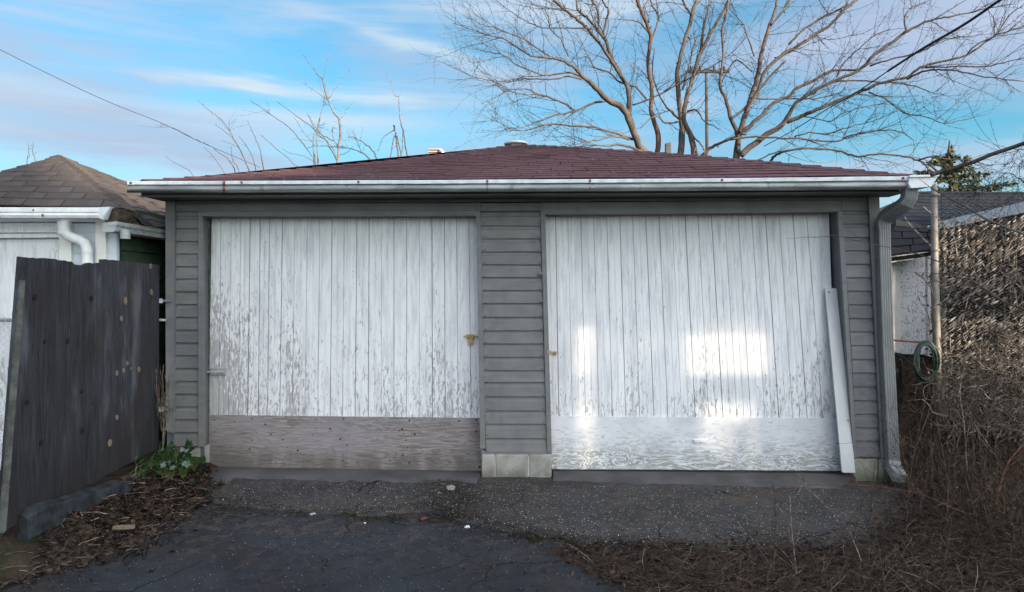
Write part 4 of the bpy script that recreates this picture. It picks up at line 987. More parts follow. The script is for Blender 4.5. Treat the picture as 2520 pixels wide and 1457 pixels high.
# shed whose white fascia climbs toward the right edge
VS = thing('vine_covered_shed', P(2450, 1050, 6.8), 'dark shed with white fascia board, its wall hidden under dead vines behind the fence', 'shed')
fa, fb = P(2352, 535, 6.75), P(2600, 478, 5.95); fa2, fb2 = P(2352, 556, 6.75), P(2600, 508, 5.95)
part('fascia', 'white_enamel', VS, lambda b: b.prism([fa, fb, fb2, fa2], [p + Vector((.05, .05, 0)) for p in (fa, fb, fb2, fa2)]))
part('fascia_end', 'white_enamel', VS, lambda b: b.prism([P(2312, 545, 6.9), P(2351, 536, 6.76), P(2351, 560, 6.76), P(2312, 560, 6.9)], [p + Vector((.03, .05, 0)) for p in (P(2312, 545, 6.9), P(2351, 536, 6.76), P(2351, 560, 6.76), P(2312, 560, 6.9))]))
wa, wb = Vector((fa2.x, fa2.y + .05, 0)), Vector((fb2.x, fb2.y + .05, 0))
part('wall', 'rotten', VS, lambda b: b.prism([Vector((wa.x, wa.y, -.2)), Vector((wb.x, wb.y, -.2)), Vector((wb.x, wb.y, fb2.z)), Vector((wa.x, wa.y, fa2.z))], [Vector((wa.x + .3, wa.y + 1, -.2)), Vector((wb.x + 1, wb.y + .8, -.2)), Vector((wb.x + 1, wb.y + .8, fb2.z)), Vector((wa.x + .3, wa.y + 1, fa2.z))]))
# tall fence
RFn = thing('wire_fence', P(2302, 1100, 6.0), 'tall chain link fence on a brown steel post, overgrown with dead vines', 'fence')
pa = P(2299, 455, 6.0)
part('post', 'steel_post', RFn, lambda b: b.tube([pa, P(2301, 700, 6.0), P(2306, 860, 6.0), P(2307, 1050, 6.0)], [.024, .033, .033, .033], 12), True)
for yy in (478, 614, 688, 755): part('post_band', 'steel_post', RFn, lambda b: b.tube([P(2301, yy, 6.0), P(2301, yy + 4, 6.0)], .039, 12))
part('wood_stake', 'gate_post', RFn, lambda b: b.slab([P(2316, 686, 6.05), P(2327, 686, 6.05), P(2333, 1040, 6.05), P(2318, 1040, 6.05)], .03, Vector((0, 1, 0))))
part('wood_stake', 'gate_post', RFn, lambda b: b.slab([P(2306, 545, 6.05), P(2314, 545, 6.05), P(2314, 640, 6.05), P(2306, 640, 6.05)], .03, Vector((0, 1, 0))))
A_, B_ = Vector((P(2308, 700, 6.0).x, 6.0, 0)), Vector((5.0, 5.62, 0))
part('wire_mesh', 'wire', RFn, lambda b: diamonds(b, A_, B_, .35, 2.52, .052, .0034, 3, .012), kind='stuff')
part('green_wire', 'hose', RFn, lambda b: b.tube([P(2316, 462, 6.02), P(2319, 560, 6.02), P(2318, 690, 6.02)], .004, 5))
part('red_rail', 'rust', RFn, lambda b: b.tube([P(2190, 837, 6.3), P(2300, 845, 6.1)], .009, 6))
# hose coil hung on the post
random.seed(12); HC = thing('hose_coil', P(2278, 890, 5.95), 'coil of dark green garden hose hanging beside the brown fence post', 'hose'); 
for k in range(7):
    cx, cy = 2279 + random.uniform(-5, 5), 890 + random.uniform(-4, 4); rx, ry = random.uniform(22, 30), random.uniform(42, 52); Yk = 5.9 + random.uniform(-.04, .04)
    part('loop', 'hose', HC, lambda b: b.tube([P(cx + rx * math.cos(t * .2618), cy + ry * math.sin(t * .2618), Yk + .012 * math.sin(t * .5)) for t in range(25)], .0085, 6, False), True)
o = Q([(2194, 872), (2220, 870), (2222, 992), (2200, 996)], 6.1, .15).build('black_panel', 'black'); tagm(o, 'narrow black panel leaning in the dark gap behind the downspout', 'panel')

# ================================================================ branching plants
def crom(pts, n=4, jit=0.):
    out = []
    for k in range(len(pts) - 1):
        p0 = pts[max(0, k - 1)]; p1 = pts[k]; p2 = pts[k + 1]; p3 = pts[min(len(pts) - 1, k + 2)]
        for q in range(n):
            t = q / n; v = .5 * ((2 * p1) + (p2 - p0) * t + (2 * p0 - 5 * p1 + 4 * p2 - p3) * t * t + (3 * p1 - p0 - 3 * p2 + p3) * t ** 3)
            if jit and (k or q): v = v + Vector((random.gauss(0, jit), random.gauss(0, jit), random.gauss(0, jit)))
            out.append(v)
    out.append(pts[-1]); return out
def rv(): return Vector((random.gauss(0, 1), random.gauss(0, 1), random.gauss(0, 1))).normalized()
def wander(p, d, L, step, kink, pull):
    pts = [p.copy()]; n = max(2, int(L / step)); d = d.normalized()
    for k in range(n):
        d = (d + rv() * kink + pull).normalized(); p = p + d * step; pts.append(p.copy())
    return pts
def spurs(b, pts, r, gap, ln):
    acc = 0
    for a, c in zip(pts, pts[1:]):
        acc += (c - a).length
        if acc > gap:
            acc = random.uniform(-.3, .3) * gap; t = (c - a).normalized(); q = (rv() - t * .1); q = (q - t * q.dot(t) * .6).normalized(); l = ln * random.uniform(.5, 1.5)
            b.tube([a, a + q * l * .5 + t * l * .3, a + q * l + t * l * .35], [r * .9, r * .8, r * .35], 3, False)
def c1(x, y): return (1115.5 + .3152 * x, .3152 * y)
def c2(x, y): return (1771.7 + .3152 * x, .3152 * y)
def c4(x, y): return (393.7 + .3125 * x, 131.2 + .3125 * y)
def limb(conv, pts, w, Ya, Yb, sm_=4, jit=.006):
    """pixel polyline with pixel widths (in crop px) -> world points + radii"""
    L = []; Rr = []; n = len(pts)
    for k, (x, y) in enumerate(pts):
        Y = lerp(Ya, Yb, k / (n - 1)); L.append(P(*conv(x, y), Y))
    pp = crom(L, sm_, jit); m = len(pp)
    for k in range(m):
        t = k / (m - 1) * (len(w) - 1); i = min(int(t), len(w) - 2); ww = lerp(w[i], w[i + 1], t - i)
        Rr.append(ww * .3152 / FPX * pp[k].y / 2 * .92)
    return pp, Rr
def tree(name, label, base, mat, limbs, twigs, seed, group, Ln=(.5, 1.9), mtw='tree_twig', cat='tree', sp=.10, pullz=.02):
    random.seed(seed); T = thing(name, base, label, cat, group); tw = MB(); first = True
    for conv, pts, w, Ya, Yb in limbs:
        pp, rr = limb(conv, pts, w, Ya, Yb); q = MB()
        if first:
            e = pp[0].copy(); e.z = base.z; q.tube([e] + pp, [rr[0] * 1.15] + rr, 9)
        else: q.tube(pp, rr, 7)
        q.build('trunk' if first else 'branch', mat, T, True); first = False
        spurs(tw, pp[len(pp) // 4:], max(.004, rr[-1]) * .8, sp * 1.6, .06)
        if twigs <= 0: continue
        tot = sum((c - a).length for a, c in zip(pp, pp[1:])); n = int(tot * twigs)
        for _ in range(n):
            f = random.uniform(.12, 1) ** .8; k = min(len(pp) - 2, int(f * (len(pp) - 1))); t = (pp[k + 1] - pp[k]).normalized(); p = lerp(pp[k], pp[k + 1], random.random())
            out_ = rv(); out_.y *= .7; d = (t * random.uniform(.4, 1.1) + out_ * .75 + Vector((0, 0, .18))).normalized()
            L1 = random.uniform(*Ln) * random.uniform(.5, 1); r = min(rr[k] * .5, random.uniform(.003, .0085))
            pl = wander(p, d, L1, .11, .17, Vector((0, 0, pullz))); m = len(pl)
            tw.tube(pl, [r * (1 - .75 * i / (m - 1)) for i in range(m)], 4, False); spurs(tw, pl, r * .7, sp, .035)
            for _ in range(random.randint(3, 6)):
                kk = random.randrange(m - 1); t2 = (pl[kk + 1] - pl[kk]).normalized(); d2 = (t2 + rv() * .85).normalized()
                pl2 = wander(pl[kk], d2, random.uniform(.15, .7), .08, .22, Vector((0, 0, .01))); m2 = len(pl2)
                tw.tube(pl2, [max(.0016, r * .5 * (1 - .7 * i / (m2 - 1))) for i in range(m2)], 3, False); spurs(tw, pl2, r * .4 + .001, sp, .03)
    tw.build('twigs', mtw, T, kind='stuff'); return T
GRP = 'bare trees behind the garage'
gz = lambda px, Y: Vector(((px - CX) / FPX * Y, Y, -.3))
tree('bare_tree', 'bare tree behind the roof peak, its thick limbs leaning far left', gz(1592, 13.6), 'bark', [
    (c1, [(1525, 1230), (1450, 1130), (1400, 1010), (1330, 850), (1200, 775), (1080, 650), (1000, 590), (930, 515), (780, 455), (600, 435), (430, 320), (250, 270), (0, 180)], [74, 60, 56, 54, 48, 40, 30, 24, 20, 16, 12, 9, 5], 13.6, 12.4),
    (c1, [(1440, 1120), (1400, 1010), (1370, 880), (1370, 750), (1340, 640), (1240, 470), (1195, 320), (1120, 230), (1060, 150), (985, 90), (960, 0)], [56, 52, 46, 42, 38, 34, 30, 26, 24, 20, 18], 13.6, 13.9),
    (c1, [(1340, 640), (1220, 450), (1090, 270), (1010, 190), (930, 120), (780, 0)], [30, 28, 26, 26, 24, 22], 13.7, 12.9),
    (c1, [(1170, 290), (1190, 180), (1210, 80), (1180, 30), (1160, 0)], [20, 18, 15, 13, 12], 13.8, 14.2),
    (c1, [(1130, 230), (1135, 130), (1110, 50), (1080, 0)], [22, 18, 15, 12], 13.8, 14.3),
    (c1, [(1400, 1090), (1290, 1045), (1100, 995), (960, 985), (800, 970), (700, 985), (600, 1012), (500, 1020), (400, 1010)], [22, 20, 16, 14, 13, 10, 8, 6, 4], 13.5, 12.6),
    (c1, [(1300, 800), (1150, 790), (1010, 845), (940, 872), (800, 900), (660, 950), (530, 995), (430, 992), (330, 935)], [22, 20, 18, 16, 14, 12, 10, 7, 4], 13.5, 12.3),
    (c1, [(945, 865), (850, 800), (740, 755), (640, 735), (580, 695), (440, 705), (340, 755), (220, 810)], [18, 16, 14, 13, 11, 9, 6, 3], 13.2, 12.6),
    (c1, [(1010, 600), (900, 568), (720, 590), (620, 560), (500, 510), (390, 430), (250, 400), (50, 370)], [18, 15, 13, 11, 10, 8, 6, 3], 13.2, 12.2),
    (c1, [(1000, 620), (900, 600), (740, 622), (560, 615), (440, 625), (360, 632)], [14, 13, 11, 8, 6, 3], 13.2, 12.8),
    (c1, [(760, 447), (640, 365), (520, 292), (330, 220), (230, 195), (130, 150)], [14, 12, 10, 8, 6, 3], 13.0, 12.4),
    (c1, [(1080, 225), (900, 215), (700, 215), (560, 160), (380, 40)], [15, 13, 11, 8, 4], 13.2, 12.8),
    (c1, [(440, 700), (340, 645), (180, 605), (0, 530)], [9, 8, 6, 3], 12.8, 12.4),
    (c1, [(1470, 1180), (1300, 1130), (1200, 1140), (1080, 1130), (950, 1150), (860, 1160)], [26, 20, 15, 12, 9, 6], 13.4, 12.8),
    (c1, [(1370, 1090), (1260, 1065), (1150, 1090), (1020, 1110), (900, 1140)], [18, 15, 12, 9, 5], 13.4, 12.6),
    (c1, [(1510, 780), (1440, 690), (1380, 665), (1300, 640), (1210, 560), (1110, 530), (1060, 450), (1020, 440)], [20, 18, 16, 15, 14, 12, 9, 6], 13.7, 13.9),
    (c1, [(900, 440), (860, 350), (830, 300), (760, 230), (740, 130), (700, 60)], [12, 12, 10, 9, 8, 5], 13.1, 12.7),
], 6.0, 41, GRP)
tree('bare_tree', 'slim red brown tree rising straight behind the roof, right of the leaning limbs', gz(1617, 14.4), 'bark_red', [
    (c1, [(1590, 1215), (1600, 1060), (1545, 860), (1550, 700), (1520, 500), (1540, 300), (1510, 190), (1470, 90), (1430, 0)], [46, 44, 36, 34, 30, 32, 28, 28, 26], 14.4, 14.4),
    (c1, [(1545, 320), (1590, 200), (1600, 130), (1565, 60), (1540, 0)], [18, 15, 14, 13, 11], 14.4, 14.8),
    (c1, [(1515, 240), (1460, 180), (1400, 160), (1290, 150)], [13, 11, 9, 6], 14.4, 13.9),
    (c1, [(1400, 820), (1540, 770), (1700, 690), (1900, 580), (2010, 520), (2150, 430), (2290, 290)], [15, 14, 13, 12, 10, 8, 5], 14.2, 13.7),
    (c1, [(1800, 960), (1700, 870), (1640, 800), (1560, 600), (1570, 380)], [22, 18, 14, 11, 7], 14.6, 15),
], 4.5, 42, GRP)
tree('bare_tree', 'twin stemmed bare tree in the middle, forking upward behind the crossarm pole', gz(1680, 14.0), 'bark', [
    (c1, [(1770, 1225), (1790, 1000), (1772, 850), (1750, 600), (1780, 420), (1850, 180), (1870, 90), (1905, 0)], [56, 54, 44, 38, 34, 32, 34, 28], 14.0, 14.2),
    (c1, [(1885, 1230), (1850, 1050), (1800, 930), (1820, 770), (1860, 640), (1920, 440), (2010, 260), (2120, 70), (2150, 0)], [56, 46, 40, 38, 34, 34, 28, 24, 22], 13.8, 13.9),
    (c1, [(1860, 110), (1820, 60), (1790, 0)], [22, 20, 18], 14.1, 14.5),
    (c1, [(1920, 450), (1945, 300), (1955, 200), (1990, 80), (2000, 0)], [26, 24, 22, 18, 15], 13.9, 14.5),
    (c1, [(1790, 700), (1830, 560), (1860, 430), (1900, 290)], [18, 16, 14, 9], 14.1, 14.6),
    (c1, [(1760, 950), (1660, 960), (1580, 905), (1460, 1000)], [16, 14, 11, 7], 14, 13.4),
    (c1, [(1830, 870), (1900, 860), (1960, 950), (2090, 1010)], [18, 14, 11, 7], 14, 13.5),
    (c1, [(1860, 1050), (1920, 1110), (1960, 1180), (1950, 1230)], [16, 13, 11, 9], 13.8, 13.4),
    (c1, [(1935, 1228), (2000, 1160), (2090, 1115), (2200, 1070), (2290, 1045)], [36, 28, 22, 18, 12], 13.7, 13.2),
], 4.5, 43, GRP)
tree('bare_tree', 'widest bare tree at right, long limbs sweeping up over the right roof corner', gz(1813, 13.2), 'bark', [
    (c2, [(130, 1262), (140, 1120), (180, 960), (230, 800), (290, 610), (320, 430), (370, 260), (410, 130), (450, 0)], [62, 52, 46, 40, 38, 34, 32, 22, 16], 13.2, 13.9),
    (c2, [(400, 190), (470, 110), (550, 0)], [20, 18, 16], 13.7, 14.1),
    (c1, [(2225, 1200), (2215, 1040), (2165, 920), (2130, 780), (2080, 650), (2110, 430), (2095, 260), (2130, 120), (2145, 0)], [44, 36, 34, 28, 24, 20, 18, 20, 17], 13.2, 13.1),
    (c1, [(2165, 930), (2290, 830), (2390, 700), (2470, 600), (2600, 470)], [24, 22, 20, 18, 14], 13.1, 12.8),
    (c2, [(150, 1030), (230, 990), (310, 915), (420, 805), (540, 750), (600, 690), (750, 620), (880, 552), (1080, 542), (1150, 500)], [36, 36, 32, 28, 26, 26, 24, 20, 17, 15], 13.1, 12.4),
    (c2, [(160, 1215), (330, 1075), (480, 980), (540, 890), (600, 800), (700, 735), (870, 640), (1060, 565), (1140, 500), (1210, 425), (1400, 290), (1470, 240), (1640, 160), (1860, 118), (2100, 60), (2300, 30)], [56, 48, 42, 34, 30, 28, 26, 25, 28, 26, 26, 22, 17, 13, 9, 6], 13.1, 11.6),
    (c2, [(520, 950), (640, 905), (720, 868), (880, 805), (1070, 725), (1160, 690), (1280, 640), (1460, 600), (1560, 530), (1720, 480), (1930, 430), (2100, 310), (2180, 265), (2373, 208)], [40, 34, 32, 30, 27, 26, 24, 22, 20, 18, 16, 14, 12, 9], 13.0, 11.4),
    (c2, [(1460, 620), (1580, 560), (1710, 545), (1850, 555), (2070, 597), (2373, 635)], [18, 16, 15, 13, 11, 8], 12.2, 11.3),
    (c2, [(1600, 530), (1800, 515), (2060, 520), (2250, 480), (2373, 455)], [12, 11, 10, 8, 6], 12.1, 11.4),
    (c2, [(200, 880), (300, 700), (350, 560), (480, 430), (600, 365), (720, 285), (880, 180), (960, 90), (1070, 0)], [28, 28, 30, 30, 28, 26, 24, 26, 24], 13.0, 12.6),
    (c2, [(540, 345), (640, 240), (760, 160), (860, 105), (960, 60), (1000, 30)], [20, 18, 16, 16, 17, 14], 12.9, 12.8),
    (c2, [(390, 1268), (430, 1215), (500, 1185), (640, 1160), (880, 1170), (1000, 1200), (1080, 1225), (1200, 1205), (1400, 1215), (1550, 1250), (1600, 1290), (1640, 1340)], [22, 22, 20, 18, 17, 17, 18, 16, 15, 18, 12, 9], 12.8, 11.3),
    (c2, [(1550, 1250), (1640, 1225), (1800, 1245), (1930, 1250), (2060, 1280)], [16, 14, 13, 11, 8], 11.4, 11.0),
    (c2, [(80, 1090), (280, 1065), (480, 1078), (600, 1080), (880, 1105), (1000, 1065), (1100, 1040), (1240, 1020), (1400, 1028), (1450, 1050), (1510, 1092)], [20, 18, 15, 13, 14, 12, 11, 10, 9, 8, 7], 13.0, 12.0),
    (c2, [(580, 1068), (700, 1035), (820, 1050), (960, 1005), (1150, 960), (1300, 905), (1380, 860)], [12, 10, 10, 9, 8, 6, 4], 12.8, 12.0),
    (c2, [(280, 1255), (420, 1195), (560, 1170)], [12, 12, 12], 13.0, 12.8),
    (c2, [(230, 770), (400, 772), (560, 770), (690, 775), (860, 745), (960, 715)], [12, 12, 11, 11, 10, 8], 13.0, 12.6),
    (c2, [(900, 640), (1050, 628), (1180, 635), (1400, 650), (1550, 680), (1640, 720), (1790, 750)], [14, 13, 12, 11, 9, 7, 4], 12.8, 12.2),
    (c2, [(1160, 720), (1290, 770), (1360, 830), (1470, 890), (1600, 910), (1750, 965), (1900, 935), (2110, 885)], [14, 12, 11, 10, 8, 7, 5, 3], 12.7, 12.0),
    (c2, [(640, 905), (800, 935), (870, 942), (950, 890), (1100, 840), (1300, 800)], [10, 9, 9, 7, 6, 4], 12.9, 12.2),
    (c2, [(1170, 515), (1300, 470), (1480, 430), (1620, 380), (1740, 310), (1950, 285)], [16, 14, 13, 11, 9, 6], 12.4, 11.8),
    (c2, [(910, 600), (960, 500), (1050, 410), (1200, 280), (1330, 230)], [11, 10, 9, 8, 5], 12.7, 12.2),
    (c2, [(1915, 440), (2000, 350), (2160, 270), (2250, 130), (2373, 40)], [12, 11, 10, 8, 6], 11.8, 11.2),
    (c2, [(250, 560), (130, 470), (60, 560), (0, 660)], [10, 12, 11, 9], 13.2, 13.6),
    (c2, [(270, 440), (200, 250), (170, 170), (90, 90)], [12, 11, 10, 7], 13.3, 13.6),
    (c2, [(1460, 240), (1440, 140), (1500, 60), (1620, 10)], [15, 14, 13, 9], 12, 12.3),
], 5.0, 44, GRP)
# thin growth showing over the roof on the left
GL = 'thin saplings showing over the roof'
k4 = .3125 / .3152
def w4(*a): return [x * k4 for x in a]
tree('sapling', 'pale forked sapling, tallest of those left of the roof peak', gz(830, 15), 'bark_pale', [
    (c4, [(1395, 900), (1410, 740), (1420, 620), (1412, 520), (1370, 470), (1340, 400), (1310, 330), (1280, 215), (1230, 150), (1170, 70), (1120, 0)], w4(24, 22, 20, 18, 16, 15, 14, 10, 7, 5, 3), 15, 15),
    (c4, [(1280, 205), (1300, 130), (1330, 0)], w4(8, 5, 3), 15, 15), (c4, [(1312, 365), (1230, 300), (1130, 230), (1000, 130)], w4(8, 6, 5, 3), 15, 14.8),
    (c4, [(1328, 355), (1390, 270), (1440, 200), (1500, 140)], w4(8, 6, 4, 3), 15, 15.3), (c4, [(1415, 522), (1450, 480), (1470, 440), (1530, 375)], w4(9, 6, 4, 3), 15, 15.2),
    (c4, [(1398, 860), (1370, 760), (1310, 680), (1240, 600), (1190, 520), (1160, 470)], w4(12, 10, 8, 7, 6, 4), 15, 14.8),
    (c4, [(1415, 800), (1470, 780), (1530, 735)], w4(6, 5, 3), 15, 14.8), (c4, [(1400, 740), (1360, 640), (1365, 575)], w4(10, 9, 7), 15, 15.3)], .7, 51, GL, (.2, .6))
tree('sapling', 'double stemmed pale sapling just left of the tallest one', gz(788, 15.4), 'bark_pale', [
    (c4, [(1230, 910), (1212, 780), (1210, 660), (1245, 570), (1275, 450), (1300, 330)], w4(17, 14, 12, 10, 8, 5), 15.4, 15.4),
    (c4, [(1248, 905), (1238, 740), (1240, 600), (1250, 555)], w4(14, 12, 9, 7), 15.4, 15.5),
    (c4, [(1205, 700), (1140, 630), (1090, 560), (1060, 505)], w4(8, 7, 6, 4), 15.4, 15.1), (c4, [(1300, 690), (1200, 690), (1110, 680), (1040, 670)], w4(6, 6, 5, 3), 15.3, 15)], 1.0, 52, GL, (.2, .6))
tree('sapling', 'leafless shrub of long arching stems low over the roof slope', gz(735, 14), 'bark', [
    (c4, [(1210, 820), (1130, 720), (1060, 630), (1000, 570), (850, 470), (710, 370)], w4(8, 8, 7, 6, 5, 3), 14, 13.8),
    (c4, [(1130, 912), (1060, 875), (1010, 830), (900, 735), (790, 640)], w4(8, 7, 6, 5, 3), 14, 13.8),
    (c4, [(1370, 690), (1290, 650), (1180, 570), (1080, 500), (920, 380)], w4(9, 8, 7, 6, 3), 14, 13.8),
    (c4, [(1390, 840), (1340, 740), (1300, 680), (1230, 620), (1160, 470)], w4(10, 9, 7, 6, 3), 14, 14),
    (c4, [(1230, 860), (1130, 810), (1010, 780), (960, 745)], w4(6, 5, 4, 3), 14, 13.8)], .9, 53, GL, (.2, .5))
tree('sapling', 'dark arching branches between the pale saplings and the dead stubs', gz(935, 14), 'bark', [
    (c4, [(1718, 860), (1690, 790), (1640, 735), (1580, 690), (1530, 665), (1480, 655)], w4(13, 12, 10, 8, 6, 4), 14, 13.8),
    (c4, [(1685, 860), (1600, 790), (1500, 750), (1380, 735), (1250, 728), (1160, 745)], w4(16, 11, 8, 7, 6, 4), 14, 13.8)], 1.4, 54, GL, (.2, .5))
tree('sapling', 'bent bundle of thin stems at the left end of the roof', gz(610, 13.5), 'bark', [
    (c4, [(700, 945), (680, 860), (630, 760), (590, 690), (540, 600), (480, 520), (400, 460), (300, 370)], w4(10, 9, 9, 8, 7, 6, 5, 3), 13.5, 13.3),
    (c4, [(603, 955), (550, 850), (450, 770), (380, 720), (300, 690), (150, 610), (0, 555)], w4(8, 7, 6, 6, 5, 4, 3), 13.5, 13),
    (c4, [(822, 935), (795, 780), (770, 710), (740, 640), (690, 530)], w4(9, 8, 7, 5, 3), 13.5, 13.5),
    (c4, [(757, 940), (735, 840), (700, 760), (660, 700), (620, 650)], w4(8, 7, 6, 5, 3), 13.5, 13.4),
    (c4, [(595, 700), (520, 620), (430, 560)], w4(6, 5, 3), 13.4, 13.2), (c4, [(635, 955), (600, 880), (570, 840), (565, 730)], w4(6, 6, 5, 3), 13.4, 13.3),
    (c4, [(610, 740), (560, 710), (490, 690)], w4(5, 4, 3), 13.4, 13.2)], .9, 55, GL, (.2, .5))
tree('sapling', 'single thin whip with a leaning tip left of the stem bundle', gz(470, 12.5), 'bark', [
    (c4, [(268, 970), (235, 925), (200, 905), (90, 850), (50, 810)], w4(6, 5, 4, 3, 2), 12.5, 12.3), (c4, [(515, 960), (440, 840), (370, 760), (340, 735)], w4(5, 4, 3, 2), 12.5, 12.3)], .5, 56, GL, (.15, .4))
tree('tree_stub', 'cluster of dark broken tree stubs beside a thin pale stem', gz(988, 14.5), 'bark', [
    (c4, [(1880, 845), (1868, 740), (1858, 620)], w4(15, 12, 11), 14.5, 14.5), (c4, [(1905, 845), (1895, 780), (1866, 650)], w4(13, 11, 8), 14.5, 14.5),
    (c4, [(1812, 850), (1830, 720), (1858, 635)], w4(8, 8, 8), 14.5, 14.5), (c4, [(1848, 612), (1846, 590), (1842, 565)], w4(13, 13, 13), 14.5, 14.5),
    (c4, [(1840, 605), (1790, 640), (1755, 665), (1715, 780)], w4(7, 6, 4, 3), 14.5, 14.3)], .3, 57, None, (.1, .3))
tree('sapling', 'tall thin pale stem beside the broken stubs', gz(1007, 15.5), 'bark_pale', [
    (c4, [(1960, 835), (1935, 740), (1915, 610), (1892, 530), (1882, 400), (1878, 345), (1850, 325), (1800, 210), (1780, 150)], w4(14, 12, 11, 9, 7, 7, 5, 4, 2), 15.5, 15.5),
    (c4, [(1905, 780), (1910, 700), (1912, 600)], w4(6, 6, 5), 15.5, 15.5), (c4, [(1880, 345), (1892, 320)], w4(5, 3), 15.5, 15.5)], .3, 58, GL, (.1, .4))
id4 = lambda x, y: (x, y)
tree('sapling', 'pair of thin twigs rising behind the far left shingle roof', gz(75, 9), 'bark', [
    (id4, [(67, 420), (67, 395), (72, 374), (68, 352)], [6, 6, 5, 3], 9, 9), (id4, [(92, 410), (86, 388), (80, 370), (83, 350)], [6, 6, 5, 3], 9, 9), (id4, [(84, 410), (91, 396)], [4, 3], 9, 9)], .4, 59, None, (.05, .15), sp=.06)
# climbing tangle at the right edge
tree('dead_creeper', 'tangled dead creeper hanging against the sky at the right edge', gz(2510, 6.2), 'bark', [
    (id4, [(2530, 462), (2505, 440), (2480, 425), (2440, 455), (2400, 475)], [8, 7, 6, 5, 4], 6.2, 6.1), (id4, [(2540, 365), (2505, 370), (2490, 395), (2470, 410)], [7, 6, 5, 4], 6.2, 6.1), (id4, [(2535, 395), (2512, 400), (2508, 440), (2502, 478)], [5, 5, 4, 3], 6.2, 6.1)], 14, 60, None, (.10, .30), sp=.03, cat='vine')
# heavy cut limb crossing the corner
random.seed(70)
q = MB(); L = crom([P(2292, 430, 5.0), P(2310, 425, 5.0), P(2340, 416, 4.95), P(2400, 397, 4.85), P(2440, 380, 4.8), P(2480, 367, 4.75), P(2560, 338, 4.6)], 4, .0012)
q.tube(L, [.016] * 6 + [.0145] * (len(L) - 6), 10); q.tube([P(2309, 425, 5.0), P(2295, 412, 5.02), P(2280, 398, 5.05)], [.008, .007, .006], 6, False)
tagm(q.build('cut_limb', 'bark', None, True), 'thick smooth grey limb crossing the sky at the right edge', 'branch')

# conifer
random.seed(80); CF = thing('conifer', gz(2340, 13), 'small green conifer with drooping sprays behind the right roof corner', 'tree')
tr = [P(2337, 345, 13), P(2335, 380, 13), P(2340, 410, 13), P(2345, 440, 13), P(2347, 500, 13), P(2348, 700, 13)]
part('trunk', 'bark', CF, lambda b: b.tube([Vector((tr[0].x + .1, 13, -.3))] + tr[::-1], [.16, .12, .10, .07, .05, .03, .012], 8), True)
fb_ = MB(); wb_ = MB()
def spray(p, d, L, dens):
    pts = wander(p, d, L, .09, .12, Vector((0, 0, -.02))); m = len(pts); wb_.tube(pts, [.012 * (1 - .7 * k / m) for k in range(m)], 4, False)
    for k in range(m - 1):
        for _ in range(dens):
            c = lerp(pts[k], pts[k + 1], random.random()); q = (rv() + d.normalized() * .8 + Vector((0, 0, -.5))).normalized(); s = q.cross(rv()).normalized(); l = random.uniform(.05, .13); w = random.uniform(.012, .028)
            fb_.quad(c, c + q * l * .5 + s * w, c + q * l, c + q * l * .5 - s * w)
for k in range(30):
    h = random.random() ** .7; z = lerp(tr[0].z - .05, tr[4].z - .6, h); x = lerp(tr[0].x, tr[4].x, h); a = random.uniform(0, 2 * math.pi)
    d = Vector((math.cos(a) * 1.2, math.sin(a), random.uniform(-.05, .35))); spray(Vector((x, 13, z)), d, .15 + 1.45 * h * random.uniform(.5, 1.1), 15)
for (x0, y0, x1, y1) in ((2345, 400, 2285, 372), (2345, 405, 2300, 396), (2345, 440, 2440, 412), (2345, 470, 2470, 450), (2345, 465, 2240, 480), (2345, 450, 2420, 430), (2350, 430, 2385, 385), (2345, 480, 2490, 455)):
    a = P(x0, y0, 13); c = P(x1, y1, 12.8); spray(a, c - a, (c - a).length, 20)
wb_.build('branches', 'bark', CF, kind='stuff'); fb_.build('foliage', 'conifer', CF, kind='stuff')

# utility pole, stub post, far chimney, wires
UP = thing('utility_pole', gz(1740, 24), 'thin dark utility pole with one crossarm seen between the bare trees', 'pole')
part('pole', 'bark', UP, lambda b: b.tube([gz(1740, 24), P(1740, 395, 24), P(1738, 174, 24)], [.07, .06, .05], 8), True)
part('crossarm', 'cable', UP, lambda b: b.slab([P(1688, 173, 23.9), P(1796, 171, 23.9), P(1796, 177, 23.9), P(1688, 179, 23.9)], .1, Vector((0, 1, 0))))
for x in (1700, 1722, 1757, 1782): part('insulator', 'cable', UP, lambda b: b.tube([P(x, 172, 23.9), P(x, 163, 23.9)], .04, 6))
SPO = thing('fence_post', gz(1645, 13), 'short pale wooden post standing among the tree trunks behind the roof', 'post')
part('post', 'gate_post', SPO, lambda b: b.slab([P(1639, 352, 13), P(1651, 350, 13), P(1654, 600, 13), P(1638, 600, 13)], .1, Vector((0, 1, 0))))
CHM = thing('chimney', gz(1072, 30), 'small distant brick chimney peeking over the roof left of the peak', 'chimney')
part('stack', 'brick', CHM, lambda b: b.slab([P(1056, 369, 30), P(1083, 369, 30), P(1083, 480, 30), P(1056, 480, 30)], .5, Vector((0, 1, 0))))
for y in (366, 372, 378): part('mortar_band', 'mortar', CHM, lambda b: b.slab([P(1054, y, 29.95), P(1085, y, 29.95), P(1085, y + 1.6, 29.95), P(1054, y + 1.6, 29.95)], .6, Vector((0, 1, 0))))
part('vent_pipe', 'white_enamel', CHM, lambda b: b.tube([P(1085, 388, 29.9), P(1090, 374, 29.9), P(1082, 368, 29.9)], .07, 8), True)
def wire(name, pts, r, mat, lab, cat='wire'):
    q = MB(); q.tube(crom(pts, 6), r, 6); tagm(q.build(name, mat, None, True), lab, cat)
wire('overhead_wire', [P(-60, 92, 14), P(0, 122, 14.3), P(130, 187, 15), P(270, 252, 16), P(400, 304, 17.5), P(495, 350, 19), P(640, 412, 22)], .0065, 'cable', 'thin overhead wire slanting down across the left sky')
